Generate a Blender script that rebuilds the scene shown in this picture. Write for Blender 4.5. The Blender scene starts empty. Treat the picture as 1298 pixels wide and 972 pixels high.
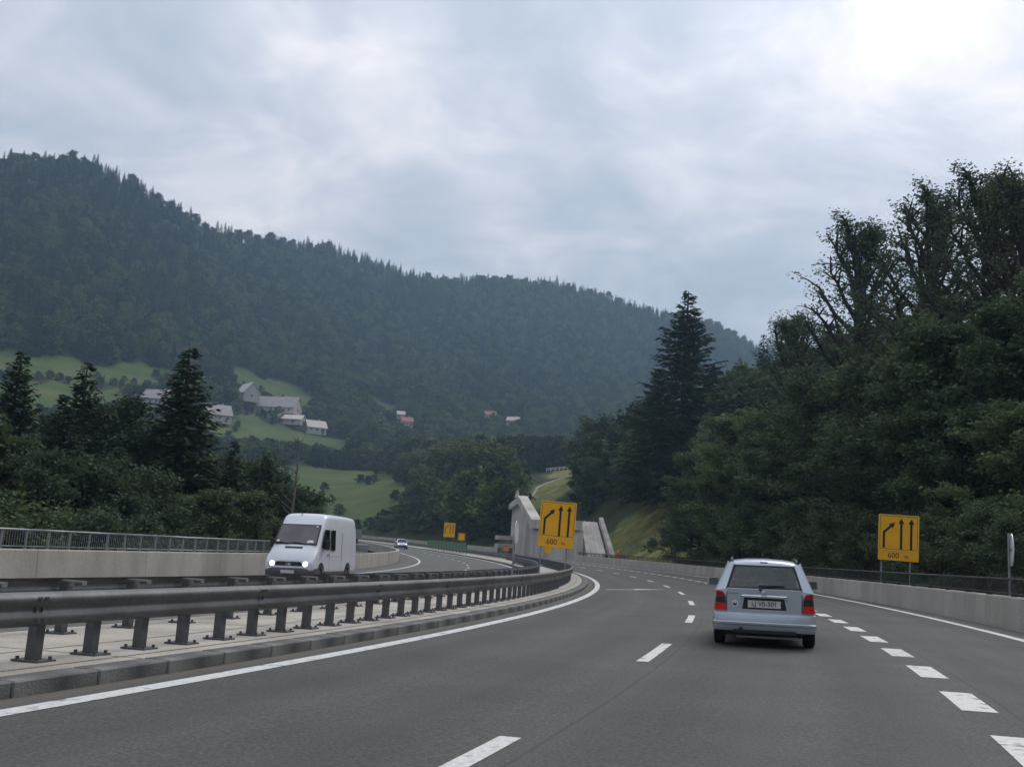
import bpy, bmesh, math, random
import numpy as np
from mathutils import Vector, Matrix, Quaternion

sc = bpy.context.scene
R = math.radians
# ------------------------------------------------------------------ camera
EYE = 1.349
PITCH, ROLL = 0.16677, 0.06122
fw = Vector((0, math.cos(PITCH), math.sin(PITCH)))
up0 = Vector((0, -math.sin(PITCH), math.cos(PITCH)))
rt0 = Vector((1, 0, 0))
rt = rt0 * math.cos(ROLL) + up0 * math.sin(ROLL)
up = up0 * math.cos(ROLL) - rt0 * math.sin(ROLL)
cd = bpy.data.cameras.new('camera')
cd.sensor_width = 36; cd.lens = 1270 / 1298 * 36
cd.clip_start = 0.1; cd.clip_end = 8000
cam = bpy.data.objects.new('camera', cd); sc.collection.objects.link(cam)
m = Matrix((rt, up, -fw)).transposed().to_4x4(); m.translation = (0, 0, EYE)
cam.matrix_world = m
sc.camera = cam

# ------------------------------------------------------------------ light, sky, exposure
SUN_AZ, SUN_EL = 36, 48
sdir = Vector((math.sin(R(SUN_AZ)) * math.cos(R(SUN_EL)), math.cos(R(SUN_AZ)) * math.cos(R(SUN_EL)), math.sin(R(SUN_EL))))
sl = bpy.data.lights.new('sun', 'SUN'); sl.energy = 1.3; sl.angle = R(30); sl.color = (1.0, 0.96, 0.9)
so = bpy.data.objects.new('sun', sl); sc.collection.objects.link(so)
so.rotation_euler = sdir.to_track_quat('Z', 'Y').to_euler(); so.location = sdir * 50
sc.view_settings.view_transform = 'Standard'; sc.view_settings.look = 'None'
sc.view_settings.gamma = 1; sc.view_settings.exposure = 0.24
try: sc.view_settings.use_curve_mapping = False
except Exception: pass
sc.cycles.use_denoising = True
sc.cycles.max_bounces = 6; sc.cycles.diffuse_bounces = 4; sc.cycles.glossy_bounces = 3
sc.cycles.transmission_bounces = 4; sc.cycles.transparent_max_bounces = 8; sc.cycles.volume_bounces = 0
sc.cycles.caustics_reflective = False; sc.cycles.caustics_refractive = False

w = bpy.data.worlds.new('World'); sc.world = w; w.use_nodes = True
nt = w.node_tree; nt.nodes.clear(); N = nt.nodes.new; L = nt.links.new
def sock(v):
    return v if isinstance(v, bpy.types.NodeSocket) else None
def mnode(op, a, b=None, c=None, tree=None, clamp=False):
    t = tree or nt
    n = t.nodes.new('ShaderNodeMath'); n.operation = op; n.use_clamp = clamp
    for i, v in enumerate((a, b, c)):
        if v is None: continue
        if sock(v): t.links.new(v, n.inputs[i])
        else: n.inputs[i].default_value = v
    return n.outputs[0]
def ramp(fac, stops, tree=None):
    t = tree or nt
    n = t.nodes.new('ShaderNodeValToRGB'); t.links.new(fac, n.inputs[0])
    e = n.color_ramp.elements
    while len(e) < len(stops): e.new(0.5)
    for q, (p, c) in zip(e, stops):
        q.position = p; q.color = (*c, 1) if len(c) == 3 else c
    return n.outputs[0]
def mixc(fac, a, b, mode='MIX', tree=None):
    t = tree or nt
    n = t.nodes.new('ShaderNodeMix'); n.data_type = 'RGBA'; n.blend_type = mode
    for i, v in ((0, fac), (6, a), (7, b)):
        if sock(v): t.links.new(v, n.inputs[i])
        else: n.inputs[i].default_value = v if i == 0 else ((*v, 1) if len(v) == 3 else v)
    return n.outputs[2]
out = N('ShaderNodeOutputWorld')
sky = N('ShaderNodeTexSky'); sky.sky_type = 'NISHITA'; sky.sun_disc = False
sky.sun_elevation = R(SUN_EL); sky.sun_rotation = R(SUN_AZ)
bg1 = N('ShaderNodeBackground'); bg1.inputs[1].default_value = 0.09; L(sky.outputs[0], bg1.inputs[0])
tc = N('ShaderNodeTexCoord'); sep = N('ShaderNodeSeparateXYZ'); L(tc.outputs['Generated'], sep.inputs[0])
zc_ = mnode('ADD', mnode('MAXIMUM', sep.outputs[2], 0.0), 0.22)
comb = N('ShaderNodeCombineXYZ')
L(mnode('DIVIDE', sep.outputs[0], zc_), comb.inputs[0]); L(mnode('DIVIDE', sep.outputs[1], zc_), comb.inputs[1])
def cloud_noise(scale, detail, rough, dist, off=(0, 0, 0)):
    mp = N('ShaderNodeMapping'); L(comb.outputs[0], mp.inputs[0]); mp.inputs['Location'].default_value = off
    n = N('ShaderNodeTexNoise'); L(mp.outputs[0], n.inputs['Vector'])
    n.inputs['Scale'].default_value = scale; n.inputs['Detail'].default_value = detail
    n.inputs['Roughness'].default_value = rough; n.inputs['Distortion'].default_value = dist
    return n.outputs[0]
c1 = cloud_noise(1.3, 8, 0.55, 0.5, (3.1, 1.7, 0))
c2 = cloud_noise(4.2, 7, 0.58, 0.5, (8.4, 2.2, 4))
cn = mnode('ADD', mnode('MULTIPLY', c1, 0.60), mnode('MULTIPLY', c2, 0.40))
dotn = N('ShaderNodeVectorMath'); dotn.operation = 'DOT_PRODUCT'; L(tc.outputs['Generated'], dotn.inputs[0]); dotn.inputs[1].default_value = sdir
glow = mnode('POWER', mnode('MAXIMUM', dotn.outputs['Value'], 0.0), 11.0)
low = mnode('POWER', 2.718, mnode('MULTIPLY', mnode('MAXIMUM', sep.outputs[2], 0.0), -6.0))      # thinner cloud towards the horizon on the sun's side
thin = mnode('ADD', mnode('ADD', cn, mnode('MULTIPLY', mnode('MULTIPLY', low, 0.24), mnode('MULTIPLY_ADD', dotn.outputs['Value'], 1.6, -0.75, clamp=True))), mnode('MULTIPLY', glow, 0.10))
ccol = ramp(thin, [(0.40, (0.41, 0.46, 0.535)), (0.475, (0.49, 0.53, 0.605)), (0.54, (0.61, 0.625, 0.69)), (0.61, (0.79, 0.765, 0.80)), (0.70, (1.0, 0.97, 0.98))])
# an overcast sky brightens from the horizon to the zenith
lum = mnode('ADD', mnode('MULTIPLY', mnode('MAXIMUM', sep.outputs[2], 0.0), 0.95), mnode('MULTIPLY', glow, 0.6))
lum = mnode('ADD', lum, 0.72)
vm = N('ShaderNodeVectorMath'); vm.operation = 'SCALE'; L(ccol, vm.inputs[0]); L(lum, vm.inputs['Scale'])
bg2 = N('ShaderNodeBackground'); L(vm.outputs[0], bg2.inputs[0]); bg2.inputs[1].default_value = 1.0
mx = N('ShaderNodeMixShader'); mx.inputs[0].default_value = 0.95
L(bg1.outputs[0], mx.inputs[1]); L(bg2.outputs[0], mx.inputs[2]); L(mx.outputs[0], out.inputs[0])

# ------------------------------------------------------------------ the lie of the land (metres; x right, y ahead, z up)
K0, K1, TH0, X0, ZC, BK = 0.0063232, -3.6e-05, -0.3606415, -6.1039527, 2.8e-05, 0.02
SS = np.arange(-45, 460.01, 0.5)
def _road():
    s = SS; kend = K0 + K1 * 160
    k = np.where(s < 160, K0 + K1 * s, kend + (0.0022 - kend) * np.clip((s - 160) / 60, 0, 1))
    def cum(v):
        c = np.concatenate([[0], np.cumsum((v[1:] + v[:-1]) / 2 * np.diff(s))]); return c - np.interp(0, s, c)
    th = TH0 + cum(k)
    return th, X0 + cum(-np.sin(th)), cum(np.cos(th))
RTH, RX, RY = _road()
def road(s, off, z=0.0):
    """point on the motorway: s metres along the left edge line, off metres to its right"""
    th = float(np.interp(s, SS, RTH))
    return (float(np.interp(s, SS, RX)) + math.cos(th) * off, float(np.interp(s, SS, RY)) + math.sin(th) * off,
            ZC * max(0, s) ** 2 + BK * off + z)
def heading(s): return float(np.interp(s, SS, RTH))
def inv(x, y):
    x = np.atleast_1d(np.asarray(x, float)); y = np.atleast_1d(np.asarray(y, float))
    S_, O_, D_ = np.empty_like(x), np.empty_like(x), np.empty_like(x)
    for a in range(0, len(x), 4000):
        b = slice(a, a + 4000)
        d2 = (x[b, None] - RX[None, ::2]) ** 2 + (y[b, None] - RY[None, ::2]) ** 2
        i = d2.argmin(1) * 2
        S_[b] = SS[i]; D_[b] = np.sqrt(d2.min(1))
        O_[b] = (x[b] - RX[i]) * np.cos(RTH[i]) + (y[b] - RY[i]) * np.sin(RTH[i])
    return S_, O_, D_
SKYLINE = np.array([(-60,.30),(-35.45,0.2926),(-28.72,0.3205),(-26.52,0.3313),(-24.39,0.3368),(-22.28,0.3247),(-20.11,0.3095),(-17.87,0.2903),(-15.02,0.2873),(-11.01,0.2883),(-8.22,0.2771),(-4.94,0.2658),(-1.24,0.2709),(2.02,0.2702),(4.60,0.2623),(6.70,0.2504),(9.90,0.2380),(11.70,0.2304),(13.92,0.2109),(15.65,0.2032),(19.84,0.1726),(27.43,0.1428),(60,.14)])
RIDGE = np.array([(-60,900),(-28,900),(-19,980),(-12,1180),(-2,1300),(8,1380),(16,1420),(60,1400)])
D0 = 190.0
def smooth(a, b, v):
    t = np.clip((v - a) / (b - a), 0, 1); return t * t * (3 - 2 * t)
def ground(x, y):
    x = np.atleast_1d(np.asarray(x, float)); y = np.atleast_1d(np.asarray(y, float))
    d = np.hypot(x, y); az = np.degrees(np.arctan2(x, y)); azc = np.clip(np.abs(az), 0, 180)
    s, off, dist = inv(x, y)
    rz = ZC * np.maximum(0, s) ** 2 + BK * np.clip(off, -14, 11)
    endd = np.where((s < -44) | (s > 459), dist, 0)
    zone = smooth(128, 143, s) * (1 - smooth(193, 210, s)); st = 13.0 + 8.5 * zone     # level ground round the retaining wall
    def soft(v): return np.minimum(np.where(v > 12, v, 1.2 * np.log1p(np.exp(np.clip(v, -40, 12) / 1.2))), 36)
    base = np.where(off < 0, rz - 0.9 - 0.45 * np.clip(-off - 15.5, 0, 11),
                    rz - 0.5 + (0.5 + 0.3 * zone) * soft(off - st) + 0.22 * np.clip(off - 48, 0, 60))
    um = np.interp(az, SKYLINE[:, 0], SKYLINE[:, 1]); D = np.interp(az, RIDGE[:, 0], RIDGE[:, 1])
    t = np.clip((d - D0) / (D - D0), 0, 1)
    fade = 1 - smooth(60, 120, azc) * 0.75
    gul = (1.5 + 9 * smooth(.5, .85, t)) * np.sin(az * 0.8 + d * 0.006) * np.sin(d * 0.011 + az * 0.2) * t * (1 - t) * 4
    hill = EYE + np.minimum(d, D) * um * fade * t ** 1.25 - 0.45 * np.clip(d - D, 0, None) + gul
    hill = np.maximum(hill - 0.05 * np.clip(D0 - d, 0, None), -30)
    k = 4.0
    other = np.maximum(base, hill) + k * np.exp(-np.abs(base - hill) / k) * 0.35
    outside = np.maximum(np.maximum(off - 12, -15.5 - off), endd)
    wgt = smooth(3, 30, outside)
    z = base * (1 - wgt) + other * wgt
    return np.where(outside < 0, rz - 0.9, z)
def gz(x, y): return float(ground([x], [y])[0])

# ------------------------------------------------------------------ helpers
COL = sc.collection
def tag(o, label=None, cat=None, group=None, kind=None):
    for k, v in (('label', label), ('category', cat), ('group', group), ('kind', kind)):
        if v: o[k] = v
    return o
def empty(name, loc=(0, 0, 0), rz=0.0, label=None, cat=None, group=None):
    o = bpy.data.objects.new(name, None); COL.objects.link(o)
    o.empty_display_size = 0.3
    o.location = loc; o.rotation_euler = (0, 0, rz)
    return tag(o, label, cat, group)
def link(name, me, parent=None, mat=None):
    o = bpy.data.objects.new(name, me); COL.objects.link(o)
    if mat is not None and not me.materials: me.materials.append(mat)
    if parent: o.parent = parent
    return o
class MB:
    """collects vertices and faces of ONE mesh"""
    def __init__(s): s.v = []; s.f = []; s.mi = []; s.cur = 0
    def add(s, vs, fs):
        b = len(s.v); s.v += [tuple(p) for p in vs]; s.f += [tuple(b + i for i in f) for f in fs]; s.mi += [s.cur] * len(fs)
        return s
    def box(s, c, d, rz=0.0, bev=0.0):
        x, y, z = (k / 2 for k in d); ca, sa = math.cos(rz), math.sin(rz)
        vs = [(c[0] + a * x * ca - b * y * sa, c[1] + a * x * sa + b * y * ca, c[2] + e * z) for a in (-1, 1) for b in (-1, 1) for e in (-1, 1)]
        return s.add(vs, [(0, 1, 3, 2), (4, 6, 7, 5), (0, 4, 5, 1), (2, 3, 7, 6), (0, 2, 6, 4), (1, 5, 7, 3)])
    def hexa(s, q, t):
        """quad q (4 points) thickened by vector t"""
        q = [Vector(p) for p in q]; t = Vector(t)
        return s.add(q + [p + t for p in q], [(3, 2, 1, 0), (4, 5, 6, 7), (0, 1, 5, 4), (1, 2, 6, 5), (2, 3, 7, 6), (3, 0, 4, 7)])
    def slab(s, q, th):
        q = [Vector(p) for p in q]; n = (q[1] - q[0]).cross(q[3] - q[0]).normalized()
        return s.hexa(q, -n * th)
    def tube(s, pts, rs, n=8, cap=True):
        pts = [Vector(p) for p in pts]
        if not hasattr(rs, '__len__'): rs = [rs] * len(pts)
        b = len(s.v); prev = None
        for i, p in enumerate(pts):
            d = (pts[min(i + 1, len(pts) - 1)] - pts[max(i - 1, 0)])
            d = d.normalized() if d.length > 1e-9 else Vector((0, 0, 1))
            a = prev - d * prev.dot(d) if prev is not None else d.orthogonal()
            if a.length < 1e-6: a = d.orthogonal()
            a.normalize(); prev = a; c = d.cross(a)
            for k in range(n):
                w_ = 2 * math.pi * k / n
                s.v.append(tuple(p + (a * math.cos(w_) + c * math.sin(w_)) * rs[i]))
        for i in range(len(pts) - 1):
            for k in range(n):
                s.f.append((b + i * n + k, b + i * n + (k + 1) % n, b + (i + 1) * n + (k + 1) % n, b + (i + 1) * n + k)); s.mi.append(s.cur)
        if cap:
            s.f.append(tuple(b + k for k in reversed(range(n)))); s.mi.append(s.cur)
            e = b + (len(pts) - 1) * n; s.f.append(tuple(e + k for k in range(n))); s.mi.append(s.cur)
        return s
    def prism(s, poly, y0, y1):
        """polygon in (x, z) (counter-clockwise seen from -y) extruded from y0 to y1"""
        n = len(poly); vs = [(x, y0, z) for x, z in poly] + [(x, y1, z) for x, z in poly]
        return s.add(vs, [tuple(range(n)), tuple(reversed(range(n, 2 * n)))] + [((i + 1) % n, i, n + i, n + (i + 1) % n) for i in range(n)])
    def loft(s, rings, close=True, cap=True):
        n = len(rings[0]); b = len(s.v)
        for r in rings: s.v += [tuple(p) for p in r]
        m_ = n if close else n - 1
        for i in range(len(rings) - 1):
            for k in range(m_):
                s.f.append((b + i * n + k, b + i * n + (k + 1) % n, b + (i + 1) * n + (k + 1) % n, b + (i + 1) * n + k)); s.mi.append(s.cur)
        if cap and close:
            s.f.append(tuple(b + k for k in reversed(range(n)))); s.mi.append(s.cur)
            e = b + (len(rings) - 1) * n; s.f.append(tuple(e + k for k in range(n))); s.mi.append(s.cur)
        return s
    def mesh(s, name, mats=None, smooth=None):
        me = bpy.data.meshes.new(name); me.from_pydata(s.v, [], s.f)
        for mt in (mats if isinstance(mats, (list, tuple)) else [mats]):
            if mt: me.materials.append(mt)
        if any(s.mi): me.polygons.foreach_set('material_index', s.mi)
        me.validate(); 
        bm = bmesh.new(); bm.from_mesh(me); bmesh.ops.recalc_face_normals(bm, faces=bm.faces); bm.to_mesh(me); bm.free()
        if smooth is not None:
            me.shade_smooth(); me.set_sharp_from_angle(angle=R(smooth))
        me.update(); return me
    def build(s, name, mat=None, parent=None, smooth=None):
        return link(name, s.mesh(name, mat, smooth), parent)
def bevel(o, w_=0.01, seg=2):
    b = o.modifiers.new('bevel', 'BEVEL'); b.width = w_; b.segments = seg; b.limit_method = 'ANGLE'; b.angle_limit = R(40); return o

# ------------------------------------------------------------------ materials (all procedural)
def material(name, base, rough=0.6, metal=0.0, var=0.12, scale=3.0, detail=6, bump=0.0, bscale=60, spec=0.4, coat=0.0, stretch=(1, 1, 1), coord='Object', second=None, sfac=(0.5, 0.62), emit=None, fine=0.0, fscale=120):
    mt = bpy.data.materials.new(name); mt.use_nodes = True; t = mt.node_tree
    b = t.nodes['Principled BSDF']
    b.inputs['Roughness'].default_value = rough; b.inputs['Metallic'].default_value = metal
    b.inputs['Specular IOR Level'].default_value = spec; b.inputs['Coat Weight'].default_value = coat
    c = t.nodes.new('ShaderNodeTexCoord'); mp = t.nodes.new('ShaderNodeMapping'); t.links.new(c.outputs[coord], mp.inputs[0])
    mp.inputs['Scale'].default_value = stretch
    n = t.nodes.new('ShaderNodeTexNoise'); t.links.new(mp.outputs[0], n.inputs['Vector']); n.inputs['Scale'].default_value = scale; n.inputs['Detail'].default_value = detail
    lo = tuple(max(0, k * (1 - var)) for k in base); hi = tuple(k * (1 + var) for k in base)
    col = ramp(n.outputs[0], [(0.35, lo), (0.65, hi)], t)
    if second:
        n2 = t.nodes.new('ShaderNodeTexNoise'); t.links.new(mp.outputs[0], n2.inputs['Vector']); n2.inputs['Scale'].default_value = scale * 0.37; n2.inputs['Detail'].default_value = 9
        f = ramp(n2.outputs[0], [(sfac[0], (0, 0, 0)), (sfac[1], (1, 1, 1))], t)
        col = mixc(f, col, second, tree=t)
    if fine:
        n4 = t.nodes.new('ShaderNodeTexNoise'); t.links.new(c.outputs[coord], n4.inputs['Vector']); n4.inputs['Scale'].default_value = fscale; n4.inputs['Detail'].default_value = 3
        f4 = ramp(n4.outputs[0], [(0.3, (1 - fine,) * 3), (0.7, (1 + fine,) * 3)], t)
        col = mixc(1.0, col, f4, 'MULTIPLY', t)
    t.links.new(col, b.inputs['Base Color'])
    if bump:
        n3 = t.nodes.new('ShaderNodeTexNoise'); t.links.new(mp.outputs[0], n3.inputs['Vector']); n3.inputs['Scale'].default_value = bscale; n3.inputs['Detail'].default_value = 4
        bp = t.nodes.new('ShaderNodeBump'); bp.inputs['Strength'].default_value = bump; bp.inputs['Distance'].default_value = 0.02
        t.links.new(n3.outputs[0], bp.inputs['Height']); t.links.new(bp.outputs[0], b.inputs['Normal'])
    if emit:
        b.inputs['Emission Color'].default_value = (*emit[0], 1); b.inputs['Emission Strength'].default_value = emit[1]
    return mt
def leaf_material(name, dark, light, trans=0.25, rand=0.35):
    mt = bpy.data.materials.new(name); mt.use_nodes = True; t = mt.node_tree; t.nodes.clear()
    o = t.nodes.new('ShaderNodeOutputMaterial')
    oi = t.nodes.new('ShaderNodeObjectInfo'); c = t.nodes.new('ShaderNodeNewGeometry')
    n = t.nodes.new('ShaderNodeTexNoise'); t.links.new(c.outputs['Position'], n.inputs['Vector']); n.inputs['Scale'].default_value = 0.35; n.inputs['Detail'].default_value = 5
    f = mnode('ADD', mnode('MULTIPLY', n.outputs[0], 1 - rand, tree=t), mnode('MULTIPLY', oi.outputs['Random'], rand, tree=t), tree=t)
    isl = mnode('MULTIPLY_ADD', c.outputs['Random Per Island'], 0.3, -0.15, tree=t)
    f = mnode('ADD', f, isl, tree=t)
    col = ramp(f, [(0.3, dark), (0.72, light)], t)
    d = t.nodes.new('ShaderNodeBsdfDiffuse'); tr = t.nodes.new('ShaderNodeBsdfTranslucent'); g = t.nodes.new('ShaderNodeBsdfGlossy'); g.inputs['Roughness'].default_value = 0.5
    t.links.new(col, d.inputs[0]); t.links.new(col, tr.inputs[0]); g.inputs[0].default_value = (0.6, 0.65, 0.6, 1)
    m1 = t.nodes.new('ShaderNodeMixShader'); m1.inputs[0].default_value = trans; t.links.new(d.outputs[0], m1.inputs[1]); t.links.new(tr.outputs[0], m1.inputs[2])
    m2 = t.nodes.new('ShaderNodeMixShader'); m2.inputs[0].default_value = 0.03; t.links.new(m1.outputs[0], m2.inputs[1]); t.links.new(g.outputs[0], m2.inputs[2])
    t.links.new(m2.outputs[0], o.inputs[0]); return mt
def glass_material(name, tint=(0.55, 0.6, 0.6), gloss=0.12):
    mt = bpy.data.materials.new(name); mt.use_nodes = True; t = mt.node_tree; t.nodes.clear()
    o = t.nodes.new('ShaderNodeOutputMaterial'); tp = t.nodes.new('ShaderNodeBsdfTransparent'); g = t.nodes.new('ShaderNodeBsdfGlossy')
    g.inputs['Roughness'].default_value = 0.03; fr = t.nodes.new('ShaderNodeFresnel'); fr.inputs[0].default_value = 1.5
    n = t.nodes.new('ShaderNodeTexNoise'); n.inputs['Scale'].default_value = 6
    t.links.new(mixc(mnode('MULTIPLY', n.outputs[0], 0.2, tree=t), tint, (0.4, 0.42, 0.42), tree=t), tp.inputs[0])
    m_ = t.nodes.new('ShaderNodeMixShader'); t.links.new(mnode('ADD', fr.outputs[0], gloss, tree=t), m_.inputs[0]); t.links.new(tp.outputs[0], m_.inputs[1]); t.links.new(g.outputs[0], m_.inputs[2])
    t.links.new(m_.outputs[0], o.inputs[0]); return mt
M = {}
M['asphalt'] = material('asphalt', (0.100, 0.091, 0.079), 0.85, var=0.13, scale=0.35, bump=0.35, bscale=160, second=(0.082, 0.077, 0.069), sfac=(0.5, 0.75), fine=0.26, fscale=45)
def asphalt():
    mt = bpy.data.materials.new('asphalt'); mt.use_nodes = True; t = mt.node_tree; b = t.nodes['Principled BSDF']; b.inputs['Roughness'].default_value = 0.82; b.inputs['Specular IOR Level'].default_value = 0.35
    at = t.nodes.new('ShaderNodeAttribute'); at.attribute_name = 'lane'; sp = t.nodes.new('ShaderNodeSeparateXYZ'); t.links.new(at.outputs['Vector'], sp.inputs[0])
    g = t.nodes.new('ShaderNodeNewGeometry')
    def nz(sc_, de=6, vec=None, st=(1, 1, 1)):
        mp = t.nodes.new('ShaderNodeMapping'); t.links.new(vec or g.outputs['Position'], mp.inputs[0]); mp.inputs['Scale'].default_value = st
        n = t.nodes.new('ShaderNodeTexNoise'); t.links.new(mp.outputs[0], n.inputs['Vector']); n.inputs['Scale'].default_value = sc_; n.inputs['Detail'].default_value = de; return n.outputs[0]
    base = ramp(nz(0.45, 7), [(0.3, (0.062, 0.0595, 0.056)), (0.7, (0.084, 0.0805, 0.075))], t)
    streak = ramp(nz(1.0, 6, at.outputs['Vector'], (2.2, 0.05, 1)), [(0.3, (0.86,) * 3), (0.7, (1.10,) * 3)], t)      # tyre-polished and worn bands run along the lanes
    base = mixc(1.0, base, streak, 'MULTIPLY', t)
    tr = mnode('COSINE', mnode('MULTIPLY', mnode('ADD', sp.outputs[0], -0.82, tree=t), 6.2832 / 1.76, tree=t), tree=t)
    base = mixc(1.0, base, ramp(mnode('MULTIPLY_ADD', tr, 0.5, 0.5, tree=t), [(0.0, (1.06,) * 3), (1.0, (0.90,) * 3)], t), 'MULTIPLY', t)
    grit = ramp(nz(38, 3), [(0.3, (0.62,) * 3), (0.52, (1.0,) * 3), (0.72, (1.45,) * 3)], t); base = mixc(1.0, base, grit, 'MULTIPLY', t)
    spot = ramp(nz(0.9, 8), [(0.64, (1,) * 3), (0.74, (0.78,) * 3)], t); base = mixc(1.0, base, spot, 'MULTIPLY', t)
    # paving seams beside the lane lines
    for o_ in (3.78, 7.36):
        d = mnode('ABSOLUTE', mnode('ADD', mnode('ADD', sp.outputs[0], -o_, tree=t), mnode('MULTIPLY', nz(0.8, 3), 0.05, tree=t), tree=t), tree=t)
        base = mixc(mnode('MULTIPLY', mnode('LESS_THAN', d, 0.018, tree=t), 0.45, tree=t), base, (0.03, 0.03, 0.03), tree=t)
    # road dirt and grit gathered along kerb and wall
    ed = mnode('MAXIMUM', mnode('MULTIPLY_ADD', sp.outputs[0], -5.0, -0.9, tree=t), mnode('MULTIPLY_ADD', sp.outputs[0], 2.6, -27.7, tree=t), tree=t)
    base = mixc(mnode('MULTIPLY', mnode('ADD', ed, mnode('MULTIPLY_ADD', nz(3, 8), 1.6, -0.9, tree=t), tree=t), 0.75, tree=t, clamp=True), base, (0.125, 0.108, 0.085), tree=t)
    t.links.new(base, b.inputs['Base Color'])
    bp = t.nodes.new('ShaderNodeBump'); bp.inputs['Strength'].default_value = 0.4; bp.inputs['Distance'].default_value = 0.012; t.links.new(nz(90, 3), bp.inputs['Height']); t.links.new(bp.outputs[0], b.inputs['Normal'])
    return mt
M['asphalt'] = asphalt()
M['asphalt_far'] = material('asphalt_far', (0.098, 0.094, 0.087), 0.85, var=0.12, scale=0.3, fine=0.25, fscale=30)
M['paint'] = material('road_paint', (0.58, 0.57, 0.54), 0.6, var=0.10, scale=14, second=(0.22, 0.215, 0.205), sfac=(0.58, 0.66), fine=0.16, fscale=60)
M['concrete'] = material('concrete', (0.42, 0.38, 0.325), 0.9, var=0.16, scale=1.1, bump=0.25, bscale=50, second=(0.31, 0.275, 0.23), sfac=(0.5, 0.7), fine=0.14, fscale=35)
M['parapet'] = material('parapet_concrete', (0.41, 0.378, 0.33), 0.9, var=0.15, scale=0.8, stretch=(1, 1, 0.4), bump=0.2, bscale=40, second=(0.31, 0.275, 0.235), sfac=(0.48, 0.76), fine=0.16, fscale=25)
M['kerb'] = material('kerb_stone', (0.11, 0.108, 0.103), 0.85, var=0.35, scale=2.2, bump=0.4, bscale=40, second=(0.24, 0.23, 0.21), sfac=(0.58, 0.7), fine=0.15, fscale=60)
M['steel'] = material('galvanised_steel', (0.115, 0.115, 0.12), 0.55, metal=0.45, var=0.14, scale=2.2, detail=8, second=(0.075, 0.070, 0.064), sfac=(0.50, 0.68), stretch=(1, 1, 2.5), fine=0.12, fscale=18, bump=0.03, bscale=10)
M['rail_steel'] = material('rail_steel', (0.30, 0.31, 0.32), 0.5, metal=0.6, var=0.12, scale=2.5, second=(0.2, 0.2, 0.2), sfac=(0.55, 0.75))
M['ruin'] = material('weathered_concrete', (0.50, 0.45, 0.41), 0.9, var=0.18, scale=0.5, stretch=(1, 1, 0.3), bump=0.3, bscale=12, second=(0.33, 0.295, 0.265), sfac=(0.5, 0.68), fine=0.12, fscale=8)
M['dark_steel'] = material('dark_steel', (0.055, 0.058, 0.06), 0.6, metal=0.3, var=0.2, scale=4)
M['yellow'] = material('sign_yellow', (0.84, 0.40, 0.006), 0.45, var=0.05, scale=1.5, second=(0.66, 0.33, 0.02), sfac=(0.6, 0.8))
M['yellow_rim'] = material('sign_rim', (0.80, 0.48, 0.08), 0.4, var=0.06, scale=3)
M['black'] = material('black_print', (0.012, 0.011, 0.011), 0.5, var=0.2, scale=4)
M['sign_back'] = material('sign_back', (0.30, 0.31, 0.32), 0.45, metal=0.5, var=0.1, scale=4)
M['white'] = material('white_paint', (0.72, 0.72, 0.71), 0.4, var=0.04, scale=3)
M['red'] = material('red_paint', (0.5, 0.03, 0.025), 0.45, var=0.06, scale=3)
M['orange'] = material('orange_plastic', (0.75, 0.12, 0.03), 0.5, var=0.12, scale=4)
M['green_panel'] = material('green_panel', (0.095, 0.20, 0.095), 0.6, var=0.15, scale=1.2, second=(0.14, 0.22, 0.13), sfac=(0.5, 0.7))
M['rubber'] = material('rubber', (0.018, 0.018, 0.018), 0.85, var=0.25, scale=8)
M['rim'] = material('wheel_rim', (0.32, 0.33, 0.34), 0.35, metal=0.8, var=0.1, scale=8)
M['plastic'] = material('black_plastic', (0.022, 0.022, 0.023), 0.55, var=0.2, scale=8)
M['grey_plastic'] = material('grey_plastic', (0.085, 0.088, 0.09), 0.7, var=0.12, scale=5)
M['seat'] = material('seat_cloth', (0.15, 0.15, 0.16), 0.9, var=0.2, scale=10)
M['bark'] = material('bark', (0.06, 0.05, 0.042), 0.95, var=0.35, scale=3, stretch=(1, 1, 0.25), bump=0.5, bscale=12)
M['dead_bark'] = material('dead_bark', (0.16, 0.145, 0.13), 0.95, var=0.3, scale=3, stretch=(1, 1, 0.25))
M['leaf'] = leaf_material('broad_leaves', (0.052, 0.082, 0.042), (0.138, 0.178, 0.074), 0.36)
M['leaf_dark'] = leaf_material('dark_leaves', (0.052, 0.076, 0.042), (0.115, 0.148, 0.070), 0.34)
M['needle'] = leaf_material('needles', (0.028, 0.046, 0.028), (0.070, 0.094, 0.046), 0.15)
M['far_leaf'] = leaf_material('far_leaves', (0.020, 0.038, 0.012), (0.115, 0.145, 0.036), rand=0.75)
M['far_needle'] = leaf_material('far_needles', (0.011, 0.024, 0.013), (0.044, 0.068, 0.030), 0.1, rand=0.75)

# ------------------------------------------------------------------ terrain
MEADOWS = [
    [(-300,500),(-263,506),(-244,519),(-237,540),(-227,570),(-210,608),(-200,680),(-196,640),(-203,600),(-207,560),(-214,520),(-217,490),(-228,480),(-250,470),(-300,470)],
    [(-280,452),(-240,465),(-223,470),(-211,495),(-203,535),(-186,445),(-205,405),(-260,400)],
    [(-199,724),(-182,740),(-164,751),(-146,741),(-136,700),(-158,686),(-180,682),(-195,690)],
    [(-176,560),(-160,600),(-148,618),(-121,628),(-98,626),(-92,588),(-113,566),(-131,550),(-142,515),(-165,500)],
    [(-106,513),(-82,519),(-54,483),(-38,408),(-30,335),(-47,335),(-79,370),(-112,470)],
    [(-115,811),(-95,812),(-90,780),(-108,776)],
    [(14,342),(27,336),(33,386),(18,394)],
    [(6,281),(12,313),(20,340),(18,262),(10,246),(4,254)],
]
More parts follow.
